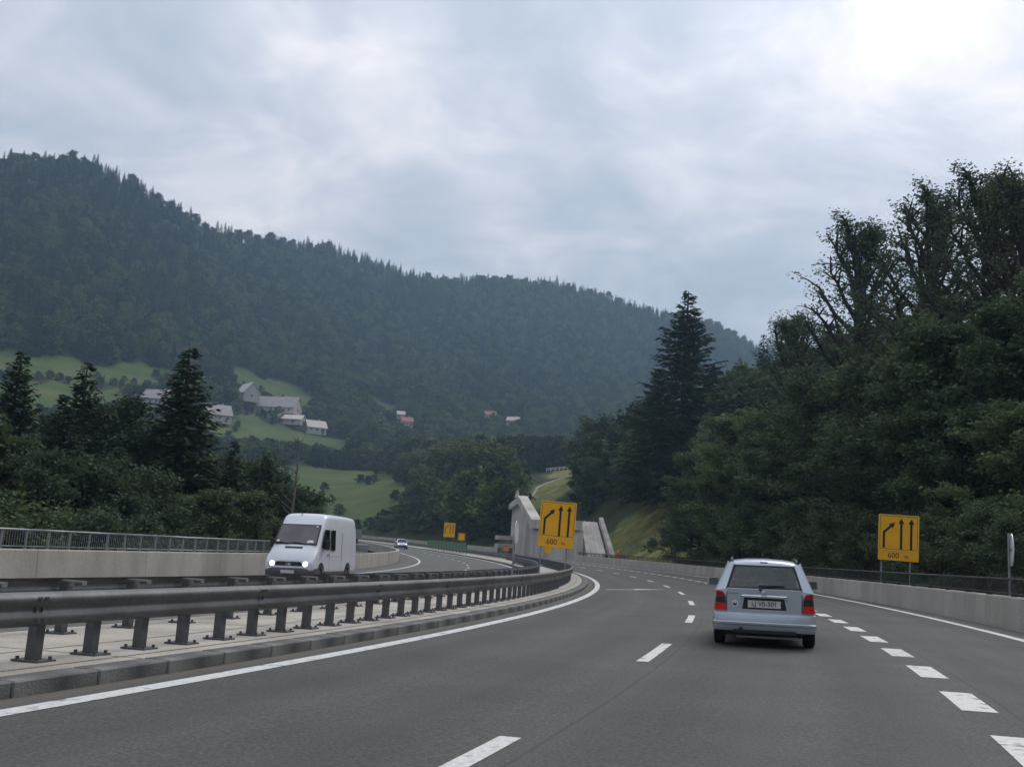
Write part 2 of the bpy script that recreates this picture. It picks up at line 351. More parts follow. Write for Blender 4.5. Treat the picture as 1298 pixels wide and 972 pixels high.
def in_poly(x, y, poly):
    ins = np.zeros(len(x), bool); n = len(poly)
    for i in range(n):
        (x1, y1), (x2, y2) = poly[i], poly[(i + 1) % n]
        if y1 == y2: continue
        c = ((y1 > y) != (y2 > y)) & (x < (x2 - x1) * (y - y1) / (y2 - y1) + x1); ins ^= c
    return ins
def in_meadow(x, y):
    r = np.zeros(len(x), bool)
    x, y = x + 3.5 * np.sin(y * .11) + 2.5 * np.sin(y * .29 + x * .2), y + 7 * np.sin(x * .13 + 1) + 4 * np.sin(x * .37)
    for p in MEADOWS: r |= in_poly(x, y, p)
    return r
def make_terrain():
    azs = np.concatenate([np.arange(-180, -40, 4), np.arange(-40, 0, 0.45), np.arange(0, 18, 0.25), np.arange(18, 34, 0.45), np.arange(34, 180, 4)])
    ds = np.concatenate([np.arange(3, 60, 3), 60 * 1.022 ** np.arange(0, 160)])
    ds = np.concatenate([ds[ds < 1550], [1700, 2000, 2600]])
    A, Dd = np.meshgrid(np.radians(azs), ds, indexing='ij')
    x = (Dd * np.sin(A)).ravel(); y = (Dd * np.cos(A)).ravel(); z = ground(x, y)
    na, nd = A.shape
    verts = np.stack([x, y, z], 1)
    i, j = np.meshgrid(np.arange(na), np.arange(nd - 1), indexing='ij'); i2 = (i + 1) % na
    f = np.stack([i * nd + j, i * nd + j + 1, i2 * nd + j + 1, i2 * nd + j], -1).reshape(-1, 4)
    me = bpy.data.meshes.new('terrain'); me.from_pydata(verts.tolist(), [], f.tolist())
    # surface classes: meadow grass, bank grass, dry grass and bare earth (what grows where, not how it is lit)
    s, off, dist = inv(x, y)
    mead = in_meadow(x, y).astype(float)
    dry = in_poly(x, y, MEADOWS[-1]) | in_poly(x, y, MEADOWS[-2])
    bank = ((off > 12) & (s > 108) & (s < 178) & (off < 40)).astype(float); bank = np.maximum(bank, dry)
    earth = np.exp(-(((x - 23.5) / 2.6) ** 2 + ((y - 146) / 6) ** 2)) + 0.9 * np.exp(-(((x + 262) / 7) ** 2 + ((y - 880) / 22) ** 2))
    a = me.color_attributes.new('cover', 'FLOAT_COLOR', 'POINT')
    a.data.foreach_set('color', np.stack([mead, bank, earth, np.ones_like(mead)], 1).astype(np.float32).ravel())
    mt = bpy.data.materials.new('terrain_cover'); mt.use_nodes = True; t = mt.node_tree; b = t.nodes['Principled BSDF']; b.inputs['Roughness'].default_value = 1.0; b.inputs['Specular IOR Level'].default_value = 0.1
    at = t.nodes.new('ShaderNodeVertexColor'); at.layer_name = 'cover'; sp = t.nodes.new('ShaderNodeSeparateColor'); t.links.new(at.outputs[0], sp.inputs[0])
    g = t.nodes.new('ShaderNodeNewGeometry')
    def nz(sc_, de=6):
        n = t.nodes.new('ShaderNodeTexNoise'); t.links.new(g.outputs['Position'], n.inputs['Vector']); n.inputs['Scale'].default_value = sc_; n.inputs['Detail'].default_value = de; return n.outputs[0]
    wood = ramp(nz(0.15), [(0.3, (0.030, 0.030, 0.016)), (0.7, (0.045, 0.055, 0.022))], t)
    mdw = ramp(nz(0.06, 10), [(0.3, (0.050, 0.078, 0.021)), (0.5, (0.070, 0.098, 0.028)), (0.62, (0.088, 0.108, 0.034)), (0.75, (0.115, 0.118, 0.044))], t)
    bnk = ramp(nz(0.35, 9), [(0.3, (0.085, 0.110, 0.030)), (0.5, (0.155, 0.155, 0.052)), (0.7, (0.25, 0.215, 0.09))], t)
    earx = ramp(nz(0.5, 8), [(0.3, (0.20, 0.11, 0.05)), (0.7, (0.32, 0.19, 0.09))], t)
    c = mixc(mnode('GREATER_THAN', sp.outputs[0], 0.5, tree=t), wood, mdw, tree=t)
    c = mixc(sp.outputs[1], c, bnk, tree=t)
    efac = mnode('MULTIPLY', mnode('SUBTRACT', mnode('ADD', sp.outputs[2], nz(0.8)), 0.85, tree=t), 4.0, tree=t, clamp=True)
    c = mixc(efac, c, earx, tree=t)
    t.links.new(c, b.inputs['Base Color'])
    bp = t.nodes.new('ShaderNodeBump'); bp.inputs['Strength'].default_value = 0.6; bp.inputs['Distance'].default_value = 0.3; t.links.new(nz(2.5, 4), bp.inputs['Height']); t.links.new(bp.outputs[0], b.inputs['Normal'])
    me.materials.append(mt); me.shade_smooth()
    return tag(link('terrain', me), kind='structure', label='wooded hillside with meadows and a grassy roadside bank')
make_terrain()

# ------------------------------------------------------------------ carriageways, kerbs, markings
def strip(name, s0, s1, o0, o1, z, mat, parent=None, ds=1.0, thick=0.0, z1=None):
    """sheet (or slab) that follows the motorway between two offsets"""
    n = max(2, int(math.ceil((s1 - s0) / ds)) + 1); mb = MB(); z1 = z if z1 is None else z1
    for k in range(n):
        s = s0 + (s1 - s0) * k / (n - 1)
        mb.v += [road(s, o0, z), road(s, o1, z1)]
        if thick: mb.v += [road(s, o0, z - thick), road(s, o1, z1 - thick)]
    q = 4 if thick else 2
    for k in range(n - 1):
        a, b = k * q, (k + 1) * q
        mb.f.append((a, a + 1, b + 1, b)); 
        if thick: mb.f += [(a + 2, b + 2, b + 3, a + 3), (a, b, b + 2, a + 2), (a + 1, a + 3, b + 3, b + 1)]
    if thick:
        e = (n - 1) * q; mb.f += [(0, 2, 3, 1), (e, e + 1, e + 3, e + 2)]
    mb.mi = [0] * len(mb.f)
    o = mb.build(name, mat, parent)
    if thick and not parent:
        a_ = o.data.attributes.new('lane', 'FLOAT_VECTOR', 'POINT'); vals = []
        for k in range(n):
            s = s0 + (s1 - s0) * k / (n - 1); vals += [o0, s, 0, o1, s, 0, o0, s, 0, o1, s, 0]
        a_.data.foreach_set('vector', vals)
    return o
RD = tag(strip('road', -40, 455, -0.47, 11.02, 0, M['asphalt'], thick=0.5), kind='structure', label='grey asphalt carriageway with three lanes curving to the left')
OR_ = tag(strip('opposite_road', -40, 455, -14.02, -3.92, 0, M['asphalt_far'], thick=0.5), kind='structure', label='opposite carriageway beyond the median guardrails')
MED = tag(strip('median_strip', -30, 455, -3.70, -0.76, 0.121, M['concrete'], thick=0.6), kind='structure', label='pale concrete median strip between the carriageways')
LW = 0.0
strip('edge_line', -5, 420, -0.11, 0.11, 0.004, M['paint'], RD, ds=0.5)
strip('edge_line', 2, 420, 10.08, 10.30, 0.004, M['paint'], RD, ds=0.5)
for k in range(-1, 26):
    a = 5.8 + 9.1 * k
    if a > 200: break
    if a > 0: strip('lane_dash', a, a + 3.1, 3.50 - 0.08, 3.50 + 0.08, 0.004, M['paint'], RD, ds=0.5)
for k in range(0, 44):
    a = 9.4 + 2.95 * k
    strip('lane_dash', a, a + 1.5, 7.045 - 0.16, 7.045 + 0.16, 0.004, M['paint'], RD, ds=0.5)
strip('edge_line', 12, 420, -12.2, -12.0, 0.004, M['paint'], OR_, ds=1)
strip('edge_line', 12, 420, -4.45, -4.25, 0.004, M['paint'], OR_, ds=1)
for k in range(0, 16):
    strip('lane_dash', 14 + 9.1 * k, 17.1 + 9.1 * k, -8.02, -7.88, 0.004, M['paint'], OR_, ds=0.5)
def arrow_marking():
    # long slanting merge arrow painted on the left lane
    pts = [(44.0, 0.42), (44.35, 0.42), (46.0, 1.72), (45.7, 1.72)]
    head = [(45.35, 1.62), (46.5, 1.62), (47.6, 3.05)]
    mb = MB(); mb.add([road(a, b, 0.004) for a, b in pts], [(0, 1, 2, 3)]); mb.add([road(a, b, 0.006) for a, b in head], [(0, 1, 2)])
    return mb.build('lane_arrow', M['paint'], RD)
arrow_marking()
# kerb stones, one by one
def kerb_row(parent, o0, o1, s0, s1):
    L_ = 1.0; me = None
    mb = MB().box((0, 0, 0), (abs(o1 - o0), L_ - 0.018, 0.32)); me = mb.mesh('kerb_stone', M['kerb'])
    bm = bmesh.new(); bm.from_mesh(me); bmesh.ops.bevel(bm, geom=list(bm.edges), offset=0.014, segments=1, affect='EDGES'); bm.to_mesh(me); bm.free()
    s = s0; rr = random.Random(3)
    while s < s1:
        p = road(s, (o0 + o1) / 2, 0.128 - 0.16 + rr.uniform(-0.004, 0.004))
        o = link('kerb_stone', me, parent); o.location = p; o.rotation_euler = (0, -BK, heading(s) + rr.uniform(-0.004, 0.004)); s += L_
    return s
e = kerb_row(MED, -0.76, -0.46, 2, 110)
strip('kerb', e, 455, -0.76, -0.46, 0.125, M['kerb'], MED, ds=2, thick=0.3)
strip('kerb', -30, 455, -3.94, -3.70, 0.125, M['kerb'], MED, ds=2, thick=0.3)
# long joints across and along the median slab
for oo in (-1.02, -2.05):
    strip('slab_joint', 4, 80, oo - 0.012, oo + 0.012, 0.125, M['kerb'], MED, ds=1)
for k in range(16):
    strip('slab_joint', 6 + 4.5 * k, 6.022 + 4.5 * k, -3.68, -0.78, 0.1245, M['kerb'], MED)

# ------------------------------------------------------------------ guardrails on the median
WB = [(0.0, 0.155), (0.012, 0.150), (0.070, 0.118), (0.083, 0.090), (0.080, 0.062), (0.052, 0.022), (0.044, 0.0), (0.052, -0.022), (0.080, -0.062), (0.083, -0.090), (0.070, -0.118), (0.012, -0.150), (0.0, -0.155)]
def beam(parent, o0, zc, sgn, s0, s1, ds=0.5):
    rings = []; n = int((s1 - s0) / ds) + 1
    prof = [(a, b) for a, b in WB] + [(a - 0.004, b) for a, b in reversed(WB)]
    for k in range(n):
        s = s0 + (s1 - s0) * k / (n - 1)
        rings.append([road(s, o0 + sgn * a, zc + b) for a, b in prof])
    return MB().loft(rings).build('beam', M['steel'], parent, smooth=50)
def local_mesh(name, mat, fn, smooth=None):
    mb = MB(); fn(mb); return mb.mesh(name, mat, smooth)
def cpost(mb):      # C-section post, x across the road
    mb.box((-0.002, -0.055, 0.30), (0.095, 0.012, 0.60)).box((-0.045, 0.0, 0.30), (0.012, 0.098, 0.60)).box((0.040, 0.0, 0.30), (0.012, 0.098, 0.60)).box((0.0, 0.045, 0.30), (0.07, 0.010, 0.60))
me_post = local_mesh('post', M['steel'], cpost)
me_plate = local_mesh('base_plate', M['steel'], lambda mb: mb.box((0, 0, 0.009), (0.30, 0.24, 0.018)))
me_bolt = local_mesh('bolt', M['steel'], lambda mb: mb.tube([(0, 0, 0), (0, 0, 0.028)], 0.017, 6))
me_spacer = local_mesh('spacer', M['rail_steel'], lambda mb: mb.box((-0.10, 0, 0.0), (0.34, 0.045, 0.022)).box((-0.03, 0, -0.03), (0.16, 0.02, 0.06)).box((-0.262, 0, -0.015), (0.012, 0.07, 0.05)))
me_reflector = local_mesh('reflector', M['white'], lambda mb: mb.box((0, 0, 0), (0.012, 0.06, 0.09)).box((-0.012, 0, -0.02), (0.02, 0.02, 0.06)))
def guardrail(label, o_post, sgn, s0, s1, s_post_end, zc=0.60, spacers=False):
    g = empty('guardrail', road(s0, o_post, 0.12), 0, label, 'guardrail')
    inv_ = Matrix.Translation(g.location).inverted()
    q = s0; alt = 0
    while q < s1 - 0.5:
        e_ = min(q + 4.0, s1) if q < 60 else min(q + 20, s1)
        bm_ = beam(g, o_post + sgn * (0.055 + 0.004 * alt), zc, sgn, q, min(e_ + 0.16, s1), 0.4 if q < 60 else 1.0); bm_.matrix_parent_inverse = inv_
        if q < 40:
            for db in (0.04, 0.12):
                for zb_ in (0.10, 0.0, -0.10):
                    b = link('bolt', me_bolt, bm_); b.matrix_parent_inverse = Matrix(); b.location = road(e_ + db, o_post + sgn * (0.055 + 0.08 * (1 if zb_ else 0.55)), zc + zb_); b.rotation_euler = (0, math.pi / 2 * sgn, heading(e_))
        q = e_; alt = 1 - alt
    s = 9.72 - 0.78 * 10 if not spacers else 4.4
    step = 0.78 if not spacers else 1.30
    while s < s_post_end:
        p = road(s, o_post, 0.1225)
        po = link('post', me_post, g); po.matrix_parent_inverse = inv_
        po.location = p; po.rotation_euler = (0, 0, heading(s) + (math.pi if sgn < 0 else 0))
        if s < 40:
            pl = link('base_plate', me_plate, po)
            for bx_ in (-0.11, 0.11):
                for by_ in (-0.085, 0.085):
                    b = link('bolt', me_bolt, po); b.location = (bx_, by_, 0.018)
        if spacers and s < 60:
            b = link('spacer', me_spacer, po); b.location = (0.0, 0, 0.625)
        s += step
    s = 19.7
    while s < min(s_post_end, 80) and not spacers:
        b = link('reflector', me_reflector, g); b.matrix_parent_inverse = inv_
        b.location = road(s, o_post + sgn * 0.075, zc + 0.0); b.rotation_euler = (0, 0, heading(s)); s += 22
    return g
guardrail('near steel guardrail of the median, thick beam on closely spaced bolted posts', -1.37, 1, 1.5, 260, 120)
guardrail('far steel guardrail of the median, seen from behind with short spacer arms', -3.15, -1, 3, 300, 100, zc=0.625, spacers=True)

# ------------------------------------------------------------------ concrete parapets with railings
def parapet(name, label, o0, o1, h, s0, s1, panel, rail_s0, rail_s1, rail_top, post_step, rail_mat, dense, lean=0.05):
    g = empty(name, road(s0, (o0 + o1) / 2, -0.3), 0, label, 'parapet'); inv_ = Matrix.Translation(g.location).inverted()
    s = s0; rr = random.Random(5)
    while s < s1 - 0.1:
        e_ = min(s + panel, s1); rings = []
        n = max(2, int((e_ - s) / 1.5) + 1)
        a, b = min(o0, o1), max(o0, o1); la = lean if o0 < 0 else 0; ra = 0 if o0 < 0 else lean
        ra, la = (lean, 0) if o0 < 0 else (0, lean)     # the road face leans back
        for k in range(n):
            q = s + 0.009 + (e_ - s - 0.018) * k / (n - 1)
            rings.append([road(q, a, -0.35), road(q, b, -0.35), road(q, b - ra * .3, 0.12), road(q, b - ra, h - 0.03), road(q, b - ra - 0.02, h), road(q, a + la + 0.02, h), road(q, a + la, h - 0.03), road(q, a + la * .3, 0.12)])
        o = MB().loft(rings).build('wall_panel', M['parapet'], g); o.matrix_parent_inverse = inv_
        s = e_
    om = (o0 + o1) / 2
    def run(nm, z, r):
        n = int((rail_s1 - rail_s0) / 1.0) + 1
        o = MB().tube([road(rail_s0 + (rail_s1 - rail_s0) * k / (n - 1), om, z) for k in range(n)], r, 6).build(nm, rail_mat, g, smooth=60); o.matrix_parent_inverse = inv_
    run('top_rail', rail_top, 0.030); run('bottom_rail', h + 0.07, 0.016)
    mp_ = local_mesh('post', rail_mat, lambda mb: mb.box((0, 0, (rail_top - h) / 2), (0.05, 0.05, rail_top - h)).box((0, 0, 0.006), (0.14, 0.12, 0.012)))
    s = rail_s0 + 0.1
    while s < rail_s1:
        o = link('post', mp_, g); o.matrix_parent_inverse = inv_; o.location = road(s, om, h); o.rotation_euler = (0, 0, heading(s)); s += post_step
    mb = MB(); s = rail_s0
    while s < rail_s1:
        x, y, z = road(s, om, h + 0.07); mb.box((x, y, z + (rail_top - h - 0.1) / 2), (0.009, 0.009, rail_top - h - 0.1), heading(s)); s += dense
    o = mb.build('railing_bars', rail_mat, g); o.matrix_parent_inverse = inv_; o['kind'] = 'stuff'
    return g
parapet('parapet_wall', 'concrete parapet left of the opposite carriageway topped by a pale post railing', -14.36, -14.02, 0.92, 8, 330, 6, 10, 67, 1.43, 1.03, M['rail_steel'], 0.11)
parapet('parapet_wall', 'concrete parapet right of the lanes topped by a dark steel railing', 11.36, 11.02, 0.78, 6, 139, 6, 6, 137, 1.20, 2.0, M['dark_steel'], 0.10)
parapet('parapet_wall', 'distant concrete parapet along the outer edge beyond the concrete retaining wall', 11.36, 11.02, 0.80, 193, 420, 8, 194, 196, 1.1, 2.0, M['rail_steel'], 0.5)

# ------------------------------------------------------------------ concrete retaining structure beside the road
def structure():
    g = empty('retaining_wall', (8, 160, 0.6), 0, 'tall weathered concrete retaining wall with sloping copings beyond the yellow sign', 'wall'); iv = Matrix.Translation(g.location).inverted()
    def put(o): o.matrix_parent_inverse = iv; return o
    A0 = Vector((1.05, 189.6, 0.4)); A1 = Vector((4.95, 169.9, 0.4)); A2 = Vector((11.2, 151.8, 0.4))
    tk = Vector((0.8, 0.3, 0))
    def up_(p, z): return Vector((p.x, p.y, z))
    # body behind the panels
    def wall(name, a, b, za0, zb0, za, zb, t, mat=M['ruin'], push=Vector((0, 0, 0))):
        return put(MB().hexa([up_(a, za0) + push, up_(b, zb0) + push, up_(b, zb) + push, up_(a, za) + push], t).build(name, mat, g))
    wall('wall_body', A1, A2, 0.3, 0.3, 5.6, 5.3, tk, push=Vector((0.10, 0.04, 0)))
    n = 6
    for k in range(n):
        a = A1.lerp(A2, k / n + 0.004); b = A1.lerp(A2, (k + 1) / n - 0.004)
        wall('wall_panel', a, b, 0.4, 0.4, 5.45, 5.15, Vector((0.09, 0.03, 0)))
    wall('coping', A1 + Vector((-.1, .3, 0)), A2 + Vector((.1, -.3, 0)), 5.55, 5.25, 7.05, 6.62, Vector((1.0, 0.4, 0)), push=Vector((-0.45, -0.16, 0)))
    # left wing climbing to a peak
    pk = A0.lerp(A1, 0.40)
    mb = MB(); lo = [up_(A0, 0.4), up_(A1, 0.4), up_(A1, 5.5), up_(pk, 10.1), up_(A0, 9.4)]
    lo = [p + Vector((.45, .1, 0)) for p in lo]; b = [p + Vector((0.8, 0.3, 0)) for p in lo]
    mb.add(lo + b, [(0, 1, 2, 3, 4), (9, 8, 7, 6, 5)] + [(i, 5 + i, 5 + (i + 1) % 5, (i + 1) % 5) for i in range(5)]); put(mb.build('wing_wall', M['ruin'], g))
    wall('sloping_coping', pk, A1, 10.1, 5.55, 11.55, 7.06, Vector((1.75, 0.62, 0)), push=Vector((-0.30, -0.1, 0)))
    wall('sloping_coping', A0, pk, 9.3, 10.1, 10.2, 11.5, Vector((1.7, 0.6, 0)), push=Vector((-0.24, -0.085, 0)))
    for z in (2.2, 3.7):
        put(MB().box((0.35, 190.2, z + .3), (2.8, 5.5, 0.75), 0.15).build('ledge', M['ruin'], g))
    put(MB().tube([(2.2, 182.3, 11.2), (2.25, 182.3, 12.5)], [0.5, 0.12], 6).build('cap', M['ruin'], g))
    # sloped paving and its edge beam on the right
    def q(*p): return [Vector(k) for k in p]
    put(MB().hexa(q((12.6, 147.9, 0.9), (15.4, 147.7, 1.1), (14.75, 159.3, 6.84), (12.1, 159.3, 6.9)), (0, 0.6, -1.6)).build('sloping_slab', M['ruin'], g))
    for k in range(1, 4):
        a = Vector((12.6, 147.9, 0.93)).lerp(Vector((15.4, 147.7, 1.13)), k / 4); b_ = Vector((12.1, 159.3, 6.94)).lerp(Vector((14.75, 159.3, 6.88)), k / 4)
        put(MB().hexa([a, a + Vector((.10, 0, 0)), b_ + Vector((.10, 0, 0)), b_], (0, -0.04, 0.07)).build('rib', M['ruin'], g))
    put(MB().hexa(q((15.85, 147.8, 1.0), (16.55, 147.8, 1.0), (15.6, 159.3, 6.9), (15.0, 159.3, 6.9)), (0, -0.3, 0.75)).build('edge_beam', M['ruin'], g))
    put(MB().hexa(q((15.4, 147.9, 0.6), (15.9, 147.9, 0.6), (15.05, 159.3, 6.4), (14.75, 159.3, 6.4)), (0, 0.3, -1.0)).build('gutter', M['kerb'], g))
    put(MB().box((15.2, 147.0, 1.3), (0.9, 0.5, 1.5)).build('end_pillar', M['ruin'], g))
    put(MB().box((15.15, 146.73, 1.3), (0.35, 0.06, 1.1)).build('drain_opening', M['black'], g))
structure()

# ------------------------------------------------------------------ signs
def text_mesh(body, size, ext=0.002):
    cu = bpy.data.curves.new('lettering', 'FONT'); cu.body = body; cu.size = size; cu.extrude = ext; cu.align_x = 'CENTER'; cu.align_y = 'CENTER'
    to = bpy.data.objects.new('lettering', cu); COL.objects.link(to)
    bpy.context.view_layer.update()
    me = bpy.data.meshes.new_from_object(to.evaluated_get(bpy.context.evaluated_depsgraph_get()))
    bpy.data.objects.remove(to); bpy.data.curves.remove(cu)
    return me
def lettering(body, size, loc, parent, mat, rot=(math.pi / 2, 0, 0), bold=0.0, sx=1.0):
    me = text_mesh(body, size); me.materials.clear(); me.materials.append(mat)
    o = link('lettering', me, parent); o.location = loc; o.rotation_euler = rot; o.scale = (sx, 1, 1); return o
def rrect(w_, h_, r, n=4):
    pts = []
    for cx, cy, a0 in ((w_ / 2 - r, -h_ / 2 + r, -90), (w_ / 2 - r, h_ / 2 - r, 0), (-w_ / 2 + r, h_ / 2 - r, 90), (-w_ / 2 + r, -h_ / 2 + r, 180)):
        for k in range(n + 1):
            a = R(a0 + 90 * k / n); pts.append((cx + r * math.cos(a), cy + r * math.sin(a)))
    return pts
def frame_mesh(mb, w_, h_, t, y0, y1, cz=0.0, r=0.06):
    o = rrect(w_, h_, r); i = rrect(w_ - 2 * t, h_ - 2 * t, max(r - t, 0.01)); n = len(o)
    vs = [(x, y0, z + cz) for x, z in o] + [(x, y0, z + cz) for x, z in i] + [(x, y1, z + cz) for x, z in o] + [(x, y1, z + cz) for x, z in i]
    fs = []
    for k in range(n):
        j = (k + 1) % n
        fs += [(k, j, n + j, n + k), (2 * n + k, 3 * n + k, 3 * n + j, 2 * n + j), (k, 2 * n + k, 2 * n + j, j), (n + k, n + j, 3 * n + j, 3 * n + k)]
    mb.add(vs, fs)
def arrow(mb, x, z0, z1, wd, hw, hh, y):
    mb.prism([(x - wd / 2, z0), (x + wd / 2, z0), (x + wd / 2, z1 - hh), (x + hw / 2, z1 - hh), (x, z1), (x - hw / 2, z1 - hh), (x - wd / 2, z1 - hh)], y, y + 0.004)
def lane_sign(loc, rz, W, H, label, legs, leg_drop, lean=0.0, group=None, text='600 m', lamp=False, ybow=0.0):
    g = empty('lane_closure_sign', loc, rz, label, 'road sign', group); g.rotation_euler = (0, lean, rz)
    cut = H * 0.215
    bd = MB().prism(rrect(W, H - cut, 0.05), 0, 0.03).build('board', M['yellow'], g); bd.location = (0, 0, cut / 2)
    pb = MB().prism(rrect(W, cut - 0.012, 0.03), 0, 0.03).build('distance_plate', M['yellow'], g); pb.location = (0, 0, -(H - cut) / 2)
    mb = MB(); frame_mesh(mb, W, H - cut, 0.035, -0.008, 0.001, r=0.05); fr = mb.build('rim', M['yellow_rim'], bd)
    mb = MB(); frame_mesh(mb, W - 0.11, H - cut - 0.11, 0.014, -0.004, 0.001, r=0.04); mb.build('border_line', M['black'], bd)
    mb = MB(); arrow(mb, 0.065 * W, -0.36 * H, 0.315 * H, 0.058 * W, 0.15 * W, 0.115 * H, -0.005); mb.build('arrow', M['black'], bd)
    mb = MB(); arrow(mb, 0.31 * W, -0.36 * H, 0.315 * H, 0.058 * W, 0.15 * W, 0.115 * H, -0.005); mb.build('arrow', M['black'], bd)
    x0, zb, zk = -0.36 * W, -0.34 * H, 0.0; wd = 0.029 * W
    d = Vector((0.20 * W, 0.165 * H)); u = d.normalized(); n_ = Vector((-u.y, u.x)); tip = Vector((x0, zk)) + d * 1.33; e_ = Vector((x0, zk)) + d * 0.85
    K = Vector((x0, zk))
    mb = MB(); mb.prism([(x0 - wd, zb), (x0 + wd, zb), (x0 + wd, zk - 0.01 * H), tuple(e_ - n_ * wd), tuple(e_ - n_ * wd * 2.6), tuple(tip), tuple(e_ + n_ * wd * 2.6), tuple(e_ + n_ * wd), (x0 - wd, zk + 0.012 * H)], -0.005, -0.001); mb.build('bent_arrow', M['black'], bd)
    if text:
        lettering(text[:3], cut * 0.78, (-0.12 * W, -0.003, 0), pb, M['black'], sx=0.95); lettering(text[4:], cut * 0.55, (0.2 * W, -0.003, -0.01), pb, M['black'])
    mb = MB()
    for lx in legs:
        lg = MB().tube([(lx, 0.065, H / 2 - 0.1), (lx, 0.065, -H / 2 - leg_drop)], 0.032, 8).build('leg', M['rail_steel'], g, smooth=60)
        MB().box((lx, 0.065, -H / 2 - leg_drop + 0.02), (0.32, 0.5, 0.06)).build('foot', M['rubber'], lg)
    for cz in (H * 0.28, -H * 0.2): MB().box((0, 0.038, cz), (W * 0.92, 0.016, 0.05)).build('back_rail', M['sign_back'], g)
    if lamp:
        MB().tube([(-0.2 * W, 0.02, -H / 2 - 0.10), (-0.2 * W, 0.10, -H / 2 - 0.10)], [0.20, 0.20], 16).build('hanging_lamp', M['yellow'], g, smooth=40)
    return g
def gz_leg(p, H, base): return p[2] - H / 2 - base
lane_sign((15.78, 40.31, 2.86), -0.32, 1.52, 1.82, 'yellow lane closure sign behind the right parapet', (-0.62, 0.45), 1.80, 0.022)
lane_sign((2.50, 46.9, 2.76), -0.02, 1.66, 2.10, 'yellow lane closure sign in the median in front of the concrete retaining wall', (-0.66, 0.52), 1.62, 0.032, lamp=True)
MB_far = lane_sign((-8.8, 166.8, 4.40), 0.05, 1.85, 2.35, 'larger of the two distant yellow signs above the green screen', (-0.7, 0.7), 2.55, 0.01, text=None)
def small_board(loc, rz, W, H, drop, label):
    g = empty('warning_board', loc, rz, label, 'road sign')
    b = MB().prism(rrect(W, H, 0.06), 0, 0.04).build('board', M['yellow'], g)
    mb = MB(); frame_mesh(mb, W - 0.12, H - 0.12, 0.05, -0.006, 0.001); mb.build('rim', M['black'], b)
    MB().tube([(0, 0.07, H / 2), (0, 0.07, -H / 2 - drop)], 0.04, 6).build('leg', M['rail_steel'], g)
small_board((-6.35, 156.9, 3.28), 0.05, 1.1, 1.15, 2.1, 'smaller of the two distant yellow signs, right end of green screen')
def round_sign(loc, rz, rad, drop, label, lean=0.0):
    g = empty('round_sign', loc, rz, label, 'road sign'); g.rotation_euler = (0, lean, rz)
    MB().tube([(0, -0.004, 0), (0, 0.022, 0)], [rad, rad], 28).build('disc', M['white'], g, smooth=40)
    n = 28; mb = MB(); vs = []
    for k in range(n):
        a = 2 * math.pi * k / n
        for rr_ in (rad, rad * 0.93): vs.append((rr_ * math.cos(a), -0.009, rr_ * math.sin(a)))
    mb.add(vs, [(2 * k, 2 * k + 1, (2 * k + 3) % (2 * n), (2 * k + 2) % (2 * n)) for k in range(n)]); mb.build('rim', M['sign_back'], g)
    MB().tube([(0, 0.07, rad), (0, 0.07, -rad - drop)], 0.032, 8).build('post', M['rail_steel'], g, smooth=60)
    MB().box((0, 0.035, 0), (rad * 1.2, 0.02, 0.05)).build('clamp', M['sign_back'], g)
round_sign((0.46, 33.3, 2.0), R(80), 0.40, 1.62, 'round sign seen almost edge-on on a thin post in the median', 0.0)
round_sign((13.2, 26.2, 2.2), R(70), 0.42, 2.05, 'round white sign seen edge-on behind the right parapet near the picture edge')
# green anti-glare screen on the median further on
def glare_screen():
    g = empty('glare_screen', road(150, -2.2, 0.12), 0, 'low green anti-glare screen on the distant median below two yellow signs', 'screen'); iv = Matrix.Translation(g.location).inverted()
    for k in range(13):
        a, b = 150 + 3.4 * k, 150 + 3.4 * (k + 1) - 0.06
        o = MB().hexa([road(a, -2.3, 0.55), road(b, -2.3, 0.55), road(b, -2.3, 1.75), road(a, -2.3, 1.75)], (0.09, 0.02, 0)).build('panel', M['green_panel'], g); o.matrix_parent_inverse = iv
        x, y, z = road(a, -2.2, 0.12); o = MB().box((x, y, z + 0.8), (0.1, 0.1, 1.62)).build('post', M['dark_steel'], g); o.matrix_parent_inverse = iv
glare_screen()
# roadside cabinet beyond the left parapet, orange barrier and beacon at the works
g = empty('roadside_cabinet', (-10.9, 76.2, 1.45), 0.2, 'small grey cabinet on a post beyond the left parapet behind the van', 'cabinet')
bevel(MB().box((0, 0, 0.55), (0.66, 0.4, 0.72)).build('body', M['rail_steel'], g), 0.02)
MB().box((0, -0.206, 0.55), (0.56, 0.012, 0.62)).build('door', M['sign_back'], g); MB().box((0, 0, 0.95), (0.74, 0.48, 0.05)).build('lid', M['rail_steel'], g)
MB().tube([(0, 0, 0.2), (0, 0, -3.4)], 0.07, 8).build('post', M['dark_steel'], g)
g = empty('works_barrier', (0.75, 187.3, 1.18), 0.1, 'small orange works barrier standing at the far end of the retaining wall', 'barrier')
MB().hexa([(-.62, 0, .35), (.62, 0, .35), (.5, .1, 1.3), (-.5, .1, 1.3)], (0, .08, 0)).build('panel', M['orange'], g)
for sx in (-.45, .45): MB().box((sx, .3, .2), (.1, .8, .4)).build('foot', M['dark_steel'], g)
for z in (.62, .98): MB().box((0, -.02 + z * .08, z), (1.0, .02, .12)).build('stripe', M['white'], g)
g = empty('warning_beacon', (16.9, 147.4, 1.25), 0, 'orange warning beacon with a pale lamp at the lower end of the sloping slab', 'beacon')
MB().box((0, 0, .04), (.6, .45, .08)).build('foot', M['rubber'], g); MB().prism(rrect(.5, 1.0, .05), -.03, .03).build('board', M['orange'], g).location = (0, 0, .6)
MB().tube([(0, 0, 1.1), (0, 0, 1.32)], [.10, .12], 12).build('lamp', M['white'], g, smooth=40)
